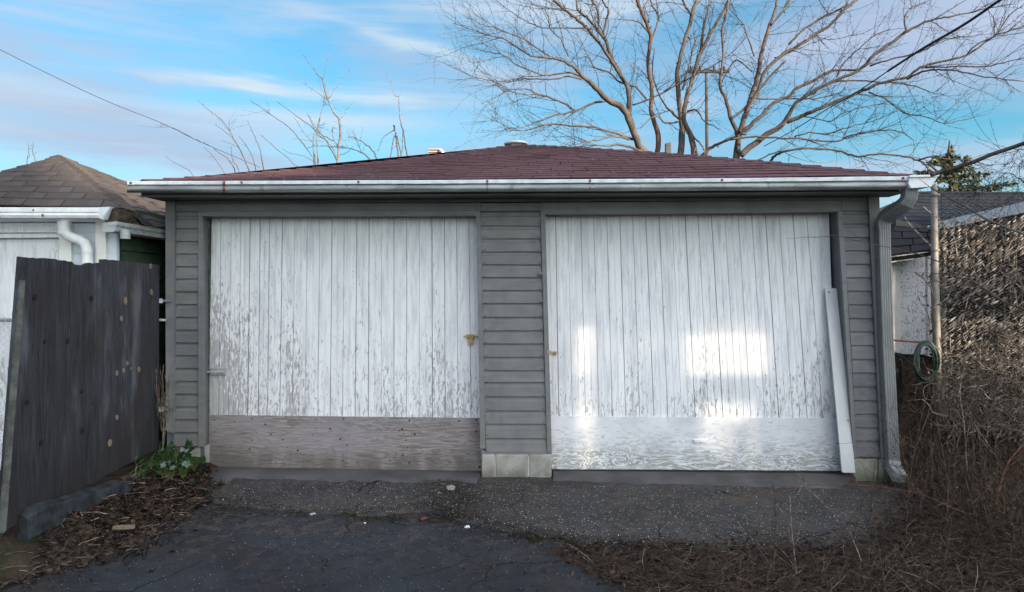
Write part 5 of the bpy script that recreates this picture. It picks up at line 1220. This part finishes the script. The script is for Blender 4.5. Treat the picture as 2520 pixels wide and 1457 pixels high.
wire('service_cable', [P(2520, -40, 7.5), P(2458, 2, 8), P(2370, 62, 8.8), P(2270, 120, 9.8), P(2185, 175, 11)], .017, 'cable', 'thick black service cable entering at the top right corner', 'cable')
wire('service_cable', [P(2185, 175, 11), P(2100, 232, 12), P(2030, 272, 13), P(1950, 322, 14.5), P(1880, 360, 16)], .009, 'cable', 'thin lower continuation of the cable running down through the tree', 'cable')
# ================================================================ ground cover, weeds, litter
random.seed(90)
def leafq(b, p, s, flat_=.5):
    u = rv(); u.z *= flat_; u.normalize(); n = (rv() + Vector((0, 0, 1.4))).normalized(); v = n.cross(u).normalized(); u = v.cross(n)
    c = Vector((0, 0, s * random.uniform(-.25, .35))); w = s * random.uniform(.45, .75)
    b.tri(p - u * s, p + v * w + c, p + u * s); b.tri(p + u * s, p - v * w + c * .6, p - u * s)
def onview(x, y): return abs(x) < y * .80 and y > 2.9
b = MB(); n = 0
while n < 11500:                                       # left bank of dead leaves
    x = random.uniform(-3.4, -1.4); y = random.uniform(3.3, 5.9); d = dl(x, y)
    if random.random() > (1 if d > .08 else math.exp((d - .08) * 9)): continue
    if y > 5.2 and x > -2.3: continue
    if x < -2.50 - .085 * y + .05 and y > 3.8: continue
    leafq(b, Vector((x, y, max(zdirt(x, y), zb(x, y)) + random.uniform(-.004, .022))), random.uniform(.005, .014) if random.random() < .7 else random.uniform(.014, .034)); n += 1
o = b.build('leaf_litter', 'litter'); o['kind'] = 'stuff'
b = MB(); n = 0
while n < 6500:                                       # right soil: leaves and chopped stems
    x = random.uniform(.3, 5.2); y = random.uniform(3.1, 6.3); d = dr(x, y)
    if d < -.12 or random.random() > sm((d + .14) / .3) or not onview(x, y): continue
    if y > 5.75 and x < 3.2: continue
    leafq(b, Vector((x, y, max(zdirt(x, y), zb(x, y)) + random.uniform(.0, .03))), random.uniform(.006, .026)); n += 1
o = b.build('leaf_litter', 'litter'); o['kind'] = 'stuff'
b = MB(); n = 0
while n < 17000:                                       # lying and springing dry stems
    x = random.uniform(.5, 5.0); y = random.uniform(3.0, 6.6); d = dr(x, y)
    if d < -.05 or not onview(x, y) or random.random() > .25 + sm(d / .9): continue
    if y > 5.7 and x < 3.25: continue
    z = max(zdirt(x, y), zb(x, y)); far = sm((x - 2.6) / 1.2); L = random.uniform(.04, .26) * (1 + .9 * far); up = random.uniform(.0, .5) + .9 * far * random.random()
    a = random.uniform(0, 6.283); dv = Vector((math.cos(a), math.sin(a), up)).normalized()
    pl = wander(Vector((x, y, z + .004)), dv, L, L / 4, .28, Vector((0, 0, -.10))); r = random.uniform(.0008, .0022)
    b.tube(pl, [r, r, r * .8, r * .6, r * .4][:len(pl)], 3, False); n += 1
o = b.build('dry_grass', 'twig'); o['kind'] = 'stuff'
b = MB()
for _ in range(650):                                  # bleached stalks among the brown ones
    x = random.uniform(.6, 4.6); y = random.uniform(3.1, 5.6); d = dr(x, y)
    if d < .05 or not onview(x, y): continue
    a = random.uniform(0, 6.283); L = random.uniform(.06, .3); r = random.uniform(.0007, .0018)
    b.tube(wander(Vector((x, y, max(zdirt(x, y), zb(x, y)) + .01)), Vector((math.cos(a), math.sin(a), random.uniform(.1, 1.1))), L, L / 5, .2, Vector((0, 0, -.06))), r, 3, False)
o = b.build('pale_dry_grass', 'pale_twig'); o['kind'] = 'stuff'
b = MB()
for _ in range(900):                                  # twigs and stalks strewn on the left bank
    x = random.uniform(-3.0, -1.9); y = random.uniform(3.5, 5.7); d = dl(x, y)
    if d < -.2 or random.random() > sm((d + .2) / .3): continue
    a = random.uniform(0, 6.283); r = random.uniform(.0008, .0026); pl = wander(Vector((x, y, max(zdirt(x, y), zb(x, y)) + .02)), Vector((math.cos(a), math.sin(a), .1)), random.uniform(.04, .18), .025, .2, Vector((0, 0, -.08))); b.tube(pl, r, 3, False)
o = b.build('dry_twigs', 'pale_twig'); o['kind'] = 'stuff'
# tall dry weeds, one by one
def weed(px, py, Y, h, lean, seed, spread=1., mat='twig'):
    random.seed(seed); p = P(px, py, Y); p.z = max(zdirt(p.x, p.y), zb(p.x, p.y)) - .01
    b = MB(); pl = wander(p, Vector((lean, random.uniform(-.2, .2), 1)), h, h / 9, .07, Vector((lean * .03, 0, 0))); m = len(pl)
    b.tube(pl, [.0036 * (1 - .6 * k / m) for k in range(m)], 5, False)
    for k in range(2, m):
        for _ in range(random.randint(1, 3)):
            d = (Vector((random.uniform(-1, 1) * spread, random.uniform(-1, 1), random.uniform(.2, 1)))).normalized(); L = h * random.uniform(.12, .34) * (1.1 - k / m * .5)
            q = wander(pl[k], d, L, L / 5, .16, Vector((0, 0, .03))); b.tube(q, [.0019, .0016, .0013, .0011, .0009, .0007][:len(q)], 3, False)
            for c in q[2:]:
                for _ in range(2):
                    e = c + rv() * .012; s = random.uniform(.002, .0045); u = rv() * s; v = rv() * s; b.tri(e - u, e + u, e + v)
    return b, p
WGp = 'dry weed stalks in the right foreground'
wd = [(1905, 1440, 3.75, .62, -.10, 'forked dry weed left of the others, reaching up in front of the right door'), (2000, 1445, 3.7, .50, .35, 'slanting weed stalk just right of the forked one'), (2140, 1400, 3.9, .66, .02, 'feathery upright weed below the garage corner block'),
      (2085, 1340, 4.2, .40, .12, 'short feathery weed close to the paving edge'), (2230, 1350, 4.3, .95, -.05, 'tall thin weed rising in front of the downspout foot'), (2320, 1420, 3.9, .70, .1, 'bushy weed stalk at the lower right'),
      (2410, 1330, 4.3, .85, -.15, 'weed stalk leaning left beneath the sunlit vines'), (2480, 1410, 3.9, .75, .1, 'weed at the far lower right corner'), (2180, 1455, 3.6, .45, -.2, 'low spreading weed at the bottom edge'), (2260, 1260, 4.8, .8, .1, 'straight thin weed beside the downspout shoe'),
      (2390, 1230, 4.9, 1.0, 0, 'tall stem in the dark gap right of the hose'), (2350, 1200, 5.2, 1.1, .03, 'tallest brown stem under the hose coil'), (2450, 1250, 4.7, .9, -.1, 'brown stem left of the frame edge in dark brush'), (1790, 1452, 3.65, .30, -.3, 'small low weed where soil meets asphalt')]
for i, (px, py, Y, h, ln, lab) in enumerate(wd):
    b, p = weed(px, py, Y, h, ln, 200 + i); o = b.build('dry_weed', 'twig'); tagm(o, lab, 'weed', WGp)
# a thicker mass of stems on the right
random.seed(95); b = MB()
for _ in range(400):
    x = random.uniform(3.0, 5.0); y = random.uniform(4.1, 6.2)
    if not onview(x, y) or x < 2.6 + (y - 4.4) * .45: continue
    z = zdirt(x, y); h = random.uniform(.25, 1.05); pl = wander(Vector((x, y, z)), Vector((random.gauss(0, .35), random.gauss(0, .3), 1)), h, h / 7, .14, Vector((0, 0, -.03))); m = len(pl); r = random.uniform(.0012, .0035)
    b.tube(pl, [r * (1 - .6 * k / m) for k in range(m)], 3, False)
    for k in range(1, m):
        d = (rv() + Vector((0, 0, .3))).normalized(); q = wander(pl[k], d, random.uniform(.06, .25), .05, .25, Vector((0, 0, 0))); b.tube(q, r * .45, 3, False)
        for _ in range(2): leafq(b, q[-1] + rv() * .02, random.uniform(.004, .013), 1)
o = b.build('brushwood', 'twig'); o['kind'] = 'stuff'
# vines woven in the fence, lit where the sun finds them
random.seed(97); b = MB(); c = MB()
fd_ = (B_ - A_).normalized(); fn_ = Vector((fd_.y, -fd_.x, 0))
if fn_.y > 0: fn_ = -fn_
for _ in range(1100):
    s = random.uniform(-.03, 1.35); z = random.uniform(.25, 2.22)
    if z > 2.14 - .02 * s: continue
    p = A_ + fd_ * s + Vector((0, 0, z)) - fn_ * random.uniform(-.03, .06); d = (fd_ * random.uniform(.2, 1) + Vector((0, 0, random.uniform(.3, 1.2))) + fn_ * random.uniform(-.1, .8)).normalized(); L = random.uniform(.02, .075)
    r = random.uniform(.003, .0085); b.tube([p, p + d * L * .6, p + d * L], [r, r * 1.05, r * .55], 4)
for k in range(27):                                   # a stub of dead vine wrapped through nearly every mesh cell
    for j in range(70):
        z = .36 + j * .026; s = k * .052 + (.052 if j % 2 else 0); p = A_ + fd_ * s + Vector((0, 0, z)) + fn_ * .012
        if z > 2.16 or random.random() < .30 + .5 * (nz(s * 3, z * 3, 1, 7) < -.12): continue
        d = (fd_ * random.uniform(.7, 1.) + Vector((0, 0, random.uniform(.6, 1.1))) + fn_ * random.uniform(-.1, .25)).normalized(); L = random.uniform(.028, .062); r = random.uniform(.0030, .0068)
        b.tube([p - d * L * .5, p + rv() * .003, p + d * L * .5], [r * .7, r * 1.15, r * .7], 5)
for _ in range(150):
    s = random.uniform(-.03, 1.35); z = random.uniform(.1, 1.9); p = A_ + fd_ * s + Vector((0, 0, z)) - fn_ * random.uniform(0, .12); L = random.uniform(.2, .7)
    pl = wander(p, Vector((random.gauss(0, .5), 0, 1)), L, .06, .25, Vector((0, 0, .02))); r = random.uniform(.002, .007); b.tube(pl, r, 4, False); spurs(b, pl, r * .8, .06, .03)
for _ in range(3800):
    s = random.uniform(-.05, 1.5); z = random.uniform(.0, 2.16); leafq(c, A_ + fd_ * s + Vector((0, 0, z)) - fn_ * random.uniform(.03, .32), random.uniform(.008, .03), 1)
o = b.build('dead_vines', 'fence_twig'); o['kind'] = 'stuff'; o = c.build('vine_leaves', 'litter'); o['kind'] = 'stuff'
random.seed(98); b = MB()
for _ in range(600):                                  # sunlit bramble mound at the fence foot
    px = random.uniform(2330, 2560); py = random.uniform(870, 960) if random.random() < .6 else random.uniform(960, 1060); p = P(px, py, random.uniform(5.3, 5.75)); L = random.uniform(.08, .4)
    pl = wander(p, rv(), L, .035, .4, Vector((0, -.02, -.02))); r = random.uniform(.0015, .0045); b.tube(pl, r, 3, False)
o = b.build('bramble_mound', 'pale_twig'); o['kind'] = 'stuff'
b = MB(); cn = P(2438, 825, 5.45)
for _ in range(160):
    q = wander(cn + rv() * .03, Vector((random.uniform(-.3, 1), random.uniform(-.5, .2), random.uniform(-.4, .4))), random.uniform(.08, .22), .03, .2, Vector((0, 0, 0))); b.tube(q, .0025, 3, False)
tagm(b.build('grass_tuft', 'pale_twig'), 'sunlit straw coloured grass tuft caught in the fence vines', 'grass tuft')
# single canes that cross the view
def cane(pts, r0, r1, mat, lab, cat='cane', side=0):
    L = crom([P(*p) for p in pts], 6, .0012); m = len(L); b = MB(); b.tube(L, [lerp(r0, r1, k / (m - 1)) for k in range(m)], 6, False)
    random.seed(int(pts[0][0])); spurs(b, L, r1, .09, .02)
    for _ in range(side):
        k = random.randrange(m // 5, m - 2); t = (L[k + 1] - L[k]).normalized(); q = wander(L[k], t + rv() * .7, random.uniform(.12, .45), .05, .12, Vector((0, 0, 0))); b.tube(q, [lerp(.0022, .0008, i / len(q)) for i in range(len(q))], 4, False)
    tagm(b.build('cane', mat, None, True), lab, cat)
cane([(2575, 605, 4.2), (2520, 577, 4.25), (2440, 545, 4.35), (2360, 500, 4.5), (2290, 462, 4.7)], .0080, .0045, 'bark', 'thick brown cane slanting up left across the far grey roof', side=4)
cane([(2560, 782, 4.0), (2520, 762, 4.05), (2460, 738, 4.15), (2400, 695, 4.3), (2360, 668, 4.4), (2290, 636, 4.6), (2230, 618, 4.8), (2155, 602, 4.9), (2080, 585, 5.0), (2040, 577, 5.05)], .0065, .0014, 'bark', 'long thin cane curving from the right edge past the downspout', side=5)
cane([(2400, 1268, 4.0), (2355, 1256, 4.1), (2280, 1222, 4.3), (2200, 1203, 4.5), (2100, 1193, 4.6), (2000, 1192, 4.6), (1900, 1205, 4.5), (1800, 1230, 4.4)], .0042, .0018, 'red_cane', 'reddish arching cane in front of the right corner block', side=4)
cane([(2120, 1380, 3.8), (2085, 1300, 3.9), (2030, 1240, 4.0), (1985, 1195, 4.1), (1970, 1155, 4.1)], .0030, .0012, 'pale_twig', 'pale thin cane leaning left before the right door sill', side=4)
cane([(1960, 1410, 3.8), (1950, 1320, 3.8), (1945, 1260, 3.8), (1944, 1220, 3.85)], .0040, .0018, 'pale_twig', 'upright orange brown stem over the coarse paving', side=5)
cane([(2450, 1240, 4.2), (2480, 1140, 4.2), (2535, 1080, 4.2)], .0055, .0035, 'red_cane', 'stout orange brown cane at the right edge above the brush', side=3)
cane([(2245, 1130, 5.0), (2295, 980, 5.1), (2288, 930, 5.1), (2270, 880, 5.15)], .004, .002, 'bark', 'curved stem passing under the hose coil', side=3)
cane([(2380, 1160, 4.7), (2372, 1040, 4.7), (2362, 960, 4.75), (2380, 880, 4.8)], .004, .002, 'pale_twig', 'pale tall stem in the brush right of the hose', side=3)
cane([(1400, 1340, 4.25), (1440, 1366, 4.1), (1465, 1392, 4.0)], .0022, .0015, 'pale_twig', 'short dry stalk lying on the moss near the paving edge', side=0)
# moss and grit along the joint
random.seed(101); b = MB()
for (xa, ya, xb, yb, n) in ((700, 1262, 760, 1272, 90), (820, 1262, 915, 1280, 330), (930, 1275, 1000, 1282, 70), (1190, 1285, 1330, 1330, 420), (1330, 1312, 1440, 1340, 240), (1430, 1345, 1560, 1385, 160), (2160, 1195, 2300, 1290, 260)):
    for _ in range(n):
        t = random.random(); px = lerp(xa, xb, t); py = lerp(ya, yb, t) + random.gauss(0, 5); x, y = gpt(px, py, -.085); leafq(b, Vector((x, y, zb(x, y) + random.uniform(.004, .02))), random.uniform(.004, .012), .8)
o = b.build('moss', 'moss'); o['kind'] = 'stuff'
b = MB()
for _ in range(15000):                                 # soil and crumbs spilt along the joint
    t = random.random(); k = min(len(edge) - 2, int(t * (len(edge) - 1))); f = random.random(); px = lerp(edge[k][0], edge[k + 1][0], f); py = lerp(edge[k][1], edge[k + 1][1], f) + (random.gauss(2, 9) if random.random() < .6 else random.gauss(14, 34))
    if random.random() < .25: px = random.gauss(1110, 45); py = random.uniform(1195, 1290)
    x, y = gpt(px, py, -.085); leafq(b, Vector((x, y, zb(x, y) + random.uniform(.002, .010) + (.02 if y > edge_y(x) else 0))), random.uniform(.002, .008), .6)
o = b.build('soil_crumbs', 'litter'); o['kind'] = 'stuff'
b = MB()
for _ in range(4200):                                 # flaked paint and pale grit
    if random.random() < .6: px = random.uniform(520, 2150); py = random.uniform(1195, 1345)
    else: px = random.uniform(60, 1500); py = random.uniform(1200, 1457)
    x, y = gpt(px, py, -.07); on = y > edge_y(x) and x > ew[0][0]
    if dl(x, y) > -.1 or dr(x, y) > .1 or y > Y0 + SL * x - .25: continue
    if not on and random.random() < .6: continue
    s = random.uniform(.0010, .0052) ** 1. if on else random.uniform(.001, .003); p = Vector((x, y, zb(x, y) + (.024 if on else .004) + s * .4)); u = Vector((random.gauss(0, 1), random.gauss(0, 1), 0)).normalized() * s; v = Vector((-u.y, u.x, 0)) * random.uniform(.4, .9); w = Vector((0, 0, s * .5))
    b.quad(p - u, p - v + w, p + u, p + v + w * .5)
o = b.build('paint_flakes', 'foil'); o['kind'] = 'stuff'
b = MB()
for _ in range(1500):                                 # loose stones and crumbs of every size
    t = random.random()
    if t < .45: px = random.uniform(520, 2160); py = random.uniform(1200, 1350)
    elif t < .75: px = random.gauss(1110, 60) if random.random() < .3 else random.uniform(300, 1500); py = random.gauss(1280 + (px - 1000) * .08, 26)
    else: px = random.uniform(40, 1560); py = random.uniform(1230, 1455)
    x, y = gpt(px, py, -.08)
    if y > Y0 + SL * x - .27: continue
    on = y > edge_y(x) and x > ew[0][0]; s = min(.011, .0016 + random.expovariate(1 / .0018)); p = Vector((x, y, max(zdirt(x, y), zb(x, y) + (.024 if on else .003)))); a0 = random.random() * 6; h = s * random.uniform(.4, .9)
    rg = [p + Vector((math.cos(a0 + q * 1.256) * s * random.uniform(.7, 1.2), math.sin(a0 + q * 1.256) * s * random.uniform(.7, 1.2), h * random.uniform(.2, .5))) for q in range(5)]; tp = p + Vector((s * .1, 0, h)); bt = p - Vector((0, 0, .002))
    i = len(b.v); b.v += rg + [tp, bt]
    for q in range(5): b.f.append((i + q, i + (q + 1) % 5, i + 5)); b.f.append((i + (q + 1) % 5, i + q, i + 6))
MAT['pebble'] = litter('grey_pebble', (.035, .034, .032), (.20, .195, .18))
o = b.build('loose_stones', 'pebble', weld=False); o['kind'] = 'stuff'
b = MB()
for _ in range(420):                                  # single leaves and stalks blown over the paving
    px = random.uniform(480, 2150); py = random.uniform(1205, 1455); x, y = gpt(px, py, -.075)
    if y > Y0 + SL * x - .27 or dr(x, y) > 0: continue
    on = y > edge_y(x) and x > ew[0][0]; z = zb(x, y) + (.026 if on else .006)
    if random.random() < .5: leafq(b, Vector((x, y, z + .003)), random.uniform(.004, .013), .4)
    else: a = random.uniform(0, 6.28); b.tube([Vector((x, y, z)), Vector((x + math.cos(a) * .03, y + math.sin(a) * .03, z + .004)), Vector((x + math.cos(a + .3) * .06, y + math.sin(a + .3) * .06, z + .001))], .0011, 3, False)
o = b.build('blown_litter', 'litter'); o['kind'] = 'stuff'
def lump(name, px, py, Y, r, mat, lab, cat, sq=.7, seed=1, z=None):
    random.seed(seed); b = MB(); c = P(px, py, Y); n, m = 9, 6
    for i in range(m + 1):
        for j in range(n):
            th = math.pi * i / m; ph = 2 * math.pi * j / n; k = 1 + random.uniform(-.28, .28); b.v.append(c + Vector((math.sin(th) * math.cos(ph) * r * k, math.sin(th) * math.sin(ph) * r * k * .8, math.cos(th) * r * sq * k)))
    for i in range(m):
        for j in range(n): a = i * n + j; e = i * n + (j + 1) % n; b.f.append((a, e, e + n, a + n))
    tagm(b.build(name, mat), lab, cat)
lump('rubble', 1109, 1203, 5.42, .038, 'block', 'pinkish grey lump of broken concrete at the left ramp corner', 'rubble', .7, 1)
lump('rubble', 1080, 1215, 5.32, .022, 'block', 'smaller concrete crumb beside the broken lump', 'rubble', .6, 2)
lump('scrap', 1150, 1300, 4.66, .020, 'foil', 'crumpled white foil ball on the asphalt edge', 'litter', .9, 3)
lump('scrap', 1465, 1335, 4.42, .022, 'foil', 'crumpled pale paper at the mossy paving edge', 'litter', .8, 4)
lump('scrap', 898, 1287, 4.72, .008, 'foil', 'tiny white scrap on the dark asphalt', 'litter', .6, 5)
lump('scrap', 1388, 1213, 5.35, .008, 'hose', 'small dark fragment below the right ramp', 'litter', .5, 6)
lump('scrap', 1712, 1217, 5.35, .007, 'light_siding', 'tiny blue scrap below the right ramp', 'litter', .7, 7)
def chip(name, px, py, Y, w, l, ang, mat, lab, cat, th=.006):
    c = P(px, py, Y); u = Vector((math.cos(ang), math.sin(ang), 0)) * l / 2; v = Vector((-math.sin(ang), math.cos(ang), 0)) * w / 2; b = MB()
    f = [c - u - v * .6, c + u * .9 - v, c + u + v * .5, c + u * .2 + v, c - u * .8 + v * .8]; b.prism([p + Vector((0, 0, th)) for p in f], f); tagm(b.build(name, mat), lab, cat)
chip('wood_scrap', 305, 1301, 4.38, .035, .13, .15, 'glue', 'pale wood scrap lying on the brown leaves', 'wood scrap', .02)
chip('grate_scrap', 769, 1266, 4.90, .030, .042, .9, 'mortar', 'small grey tile scrap on the mossy joint', 'scrap')
chip('bark_chunk', 330, 1335, 4.2, .09, .16, .8, 'litter', 'flat dark bark chunk at the asphalt edge of the leaves', 'bark', .03)
chip('dry_leaf', 1042, 1277, 4.8, .04, .06, 1.2, 'red_cane', 'curled orange brown leaf on the asphalt joint', 'leaf', .004)
chip('plastic_scrap', 20, 1395, 3.95, .05, .16, -.4, 'kerb', 'flattened grey plastic at the lower left corner', 'scrap', .012)
chip('plastic_scrap', 95, 1350, 4.15, .03, .07, 1.3, 'foil', 'pale folded plastic scrap among leaves by the kerb', 'scrap', .02)
# green weed by the left corner
random.seed(120); PL = thing('ground_ivy', P(410, 1170, 5.45), 'leafy green weed growing at the left garage corner', 'plant')
def lobed(seed):
    rnd = random.Random(seed); pts = []; n = 14
    for k in range(n):
        a = 2 * math.pi * k / n; r = (1. if k % 2 == 0 else .68) * rnd.uniform(.88, 1.1); r *= .8 + .3 * math.cos(a); pts.append(Vector((math.cos(a) * r + .1, math.sin(a) * r * .85, .12 * abs(math.sin(a)))))
    me = bpy.data.meshes.new('leaf'); me.from_pydata([(0, 0, -.05)] + [tuple(p) for p in pts], [], [(0, k + 1, (k + 1) % n + 1) for k in range(n)]); return me
LM = [lobed(k) for k in range(4)]
for k, me in enumerate(LM): me.materials.append(MAT['leaf'])
LM2 = lobed(9); LM2.materials.append(MAT['leaf_under'])
st = MB(); roots = [P(330, 1180, 5.3), P(380, 1160, 5.5), P(410, 1190, 5.35), P(450, 1175, 5.45), P(480, 1150, 5.6)]
for k in range(150):
    t = random.random(); px = random.gauss(412, 40); py = random.gauss(1138 - abs(px - 410) * -.02, 20)
    if px < 318 or px > 500 or py < 1092 or py > 1188: continue
    Y = random.uniform(5.25, 5.68); p = P(px, py, Y); s = random.uniform(.016, .042) if random.random() < .75 else random.uniform(.04, .052)
    o = bpy.data.objects.new('leaf', LM2 if random.random() < .13 else random.choice(LM)); COL.objects.link(o); o.parent = PL; o.location = p - PL.location; o.scale = (s, s, s)
    n = (Vector((random.gauss(0, .5), -.7, random.uniform(.2, 1.2)))).normalized(); o.rotation_euler = n.to_track_quat('Z', 'Y').to_euler(); o.rotation_euler.rotate_axis('Z', random.uniform(0, 6.28))
    r = min(roots, key=lambda q: (q - p).length); st.tube([Vector((r.x, r.y, r.z - .02)), lerp(r, p, .5) + Vector((random.uniform(-.03, .03), 0, .03)), p], [.0022, .0018, .0012], 4, False)
for k in range(14):
    p = P(random.uniform(350, 480), random.uniform(1115, 1160), 5.4); st.tube(wander(p, Vector((random.gauss(0, 1), -.2, random.gauss(0, 1))), .14, .03, .12, Vector((0, 0, 0))), .0020, 4, False)
st.build('stems', 'stem', PL, kind='stuff')
# dried tendrils in the slot between gate and garage
random.seed(130); b = MB()
for _ in range(26):
    p = P(random.uniform(395, 407), random.uniform(1000, 1130), 5.62); b.tube(wander(p, Vector((random.gauss(0, .08), 0, 1)), random.uniform(.15, .6), .05, .14, Vector((0, 0, .03))), .0025, 3, False)
tagm(b.build('dry_tendrils', 'pale_twig'), 'dried vine tendrils in the slot between gate and garage corner', 'vine')
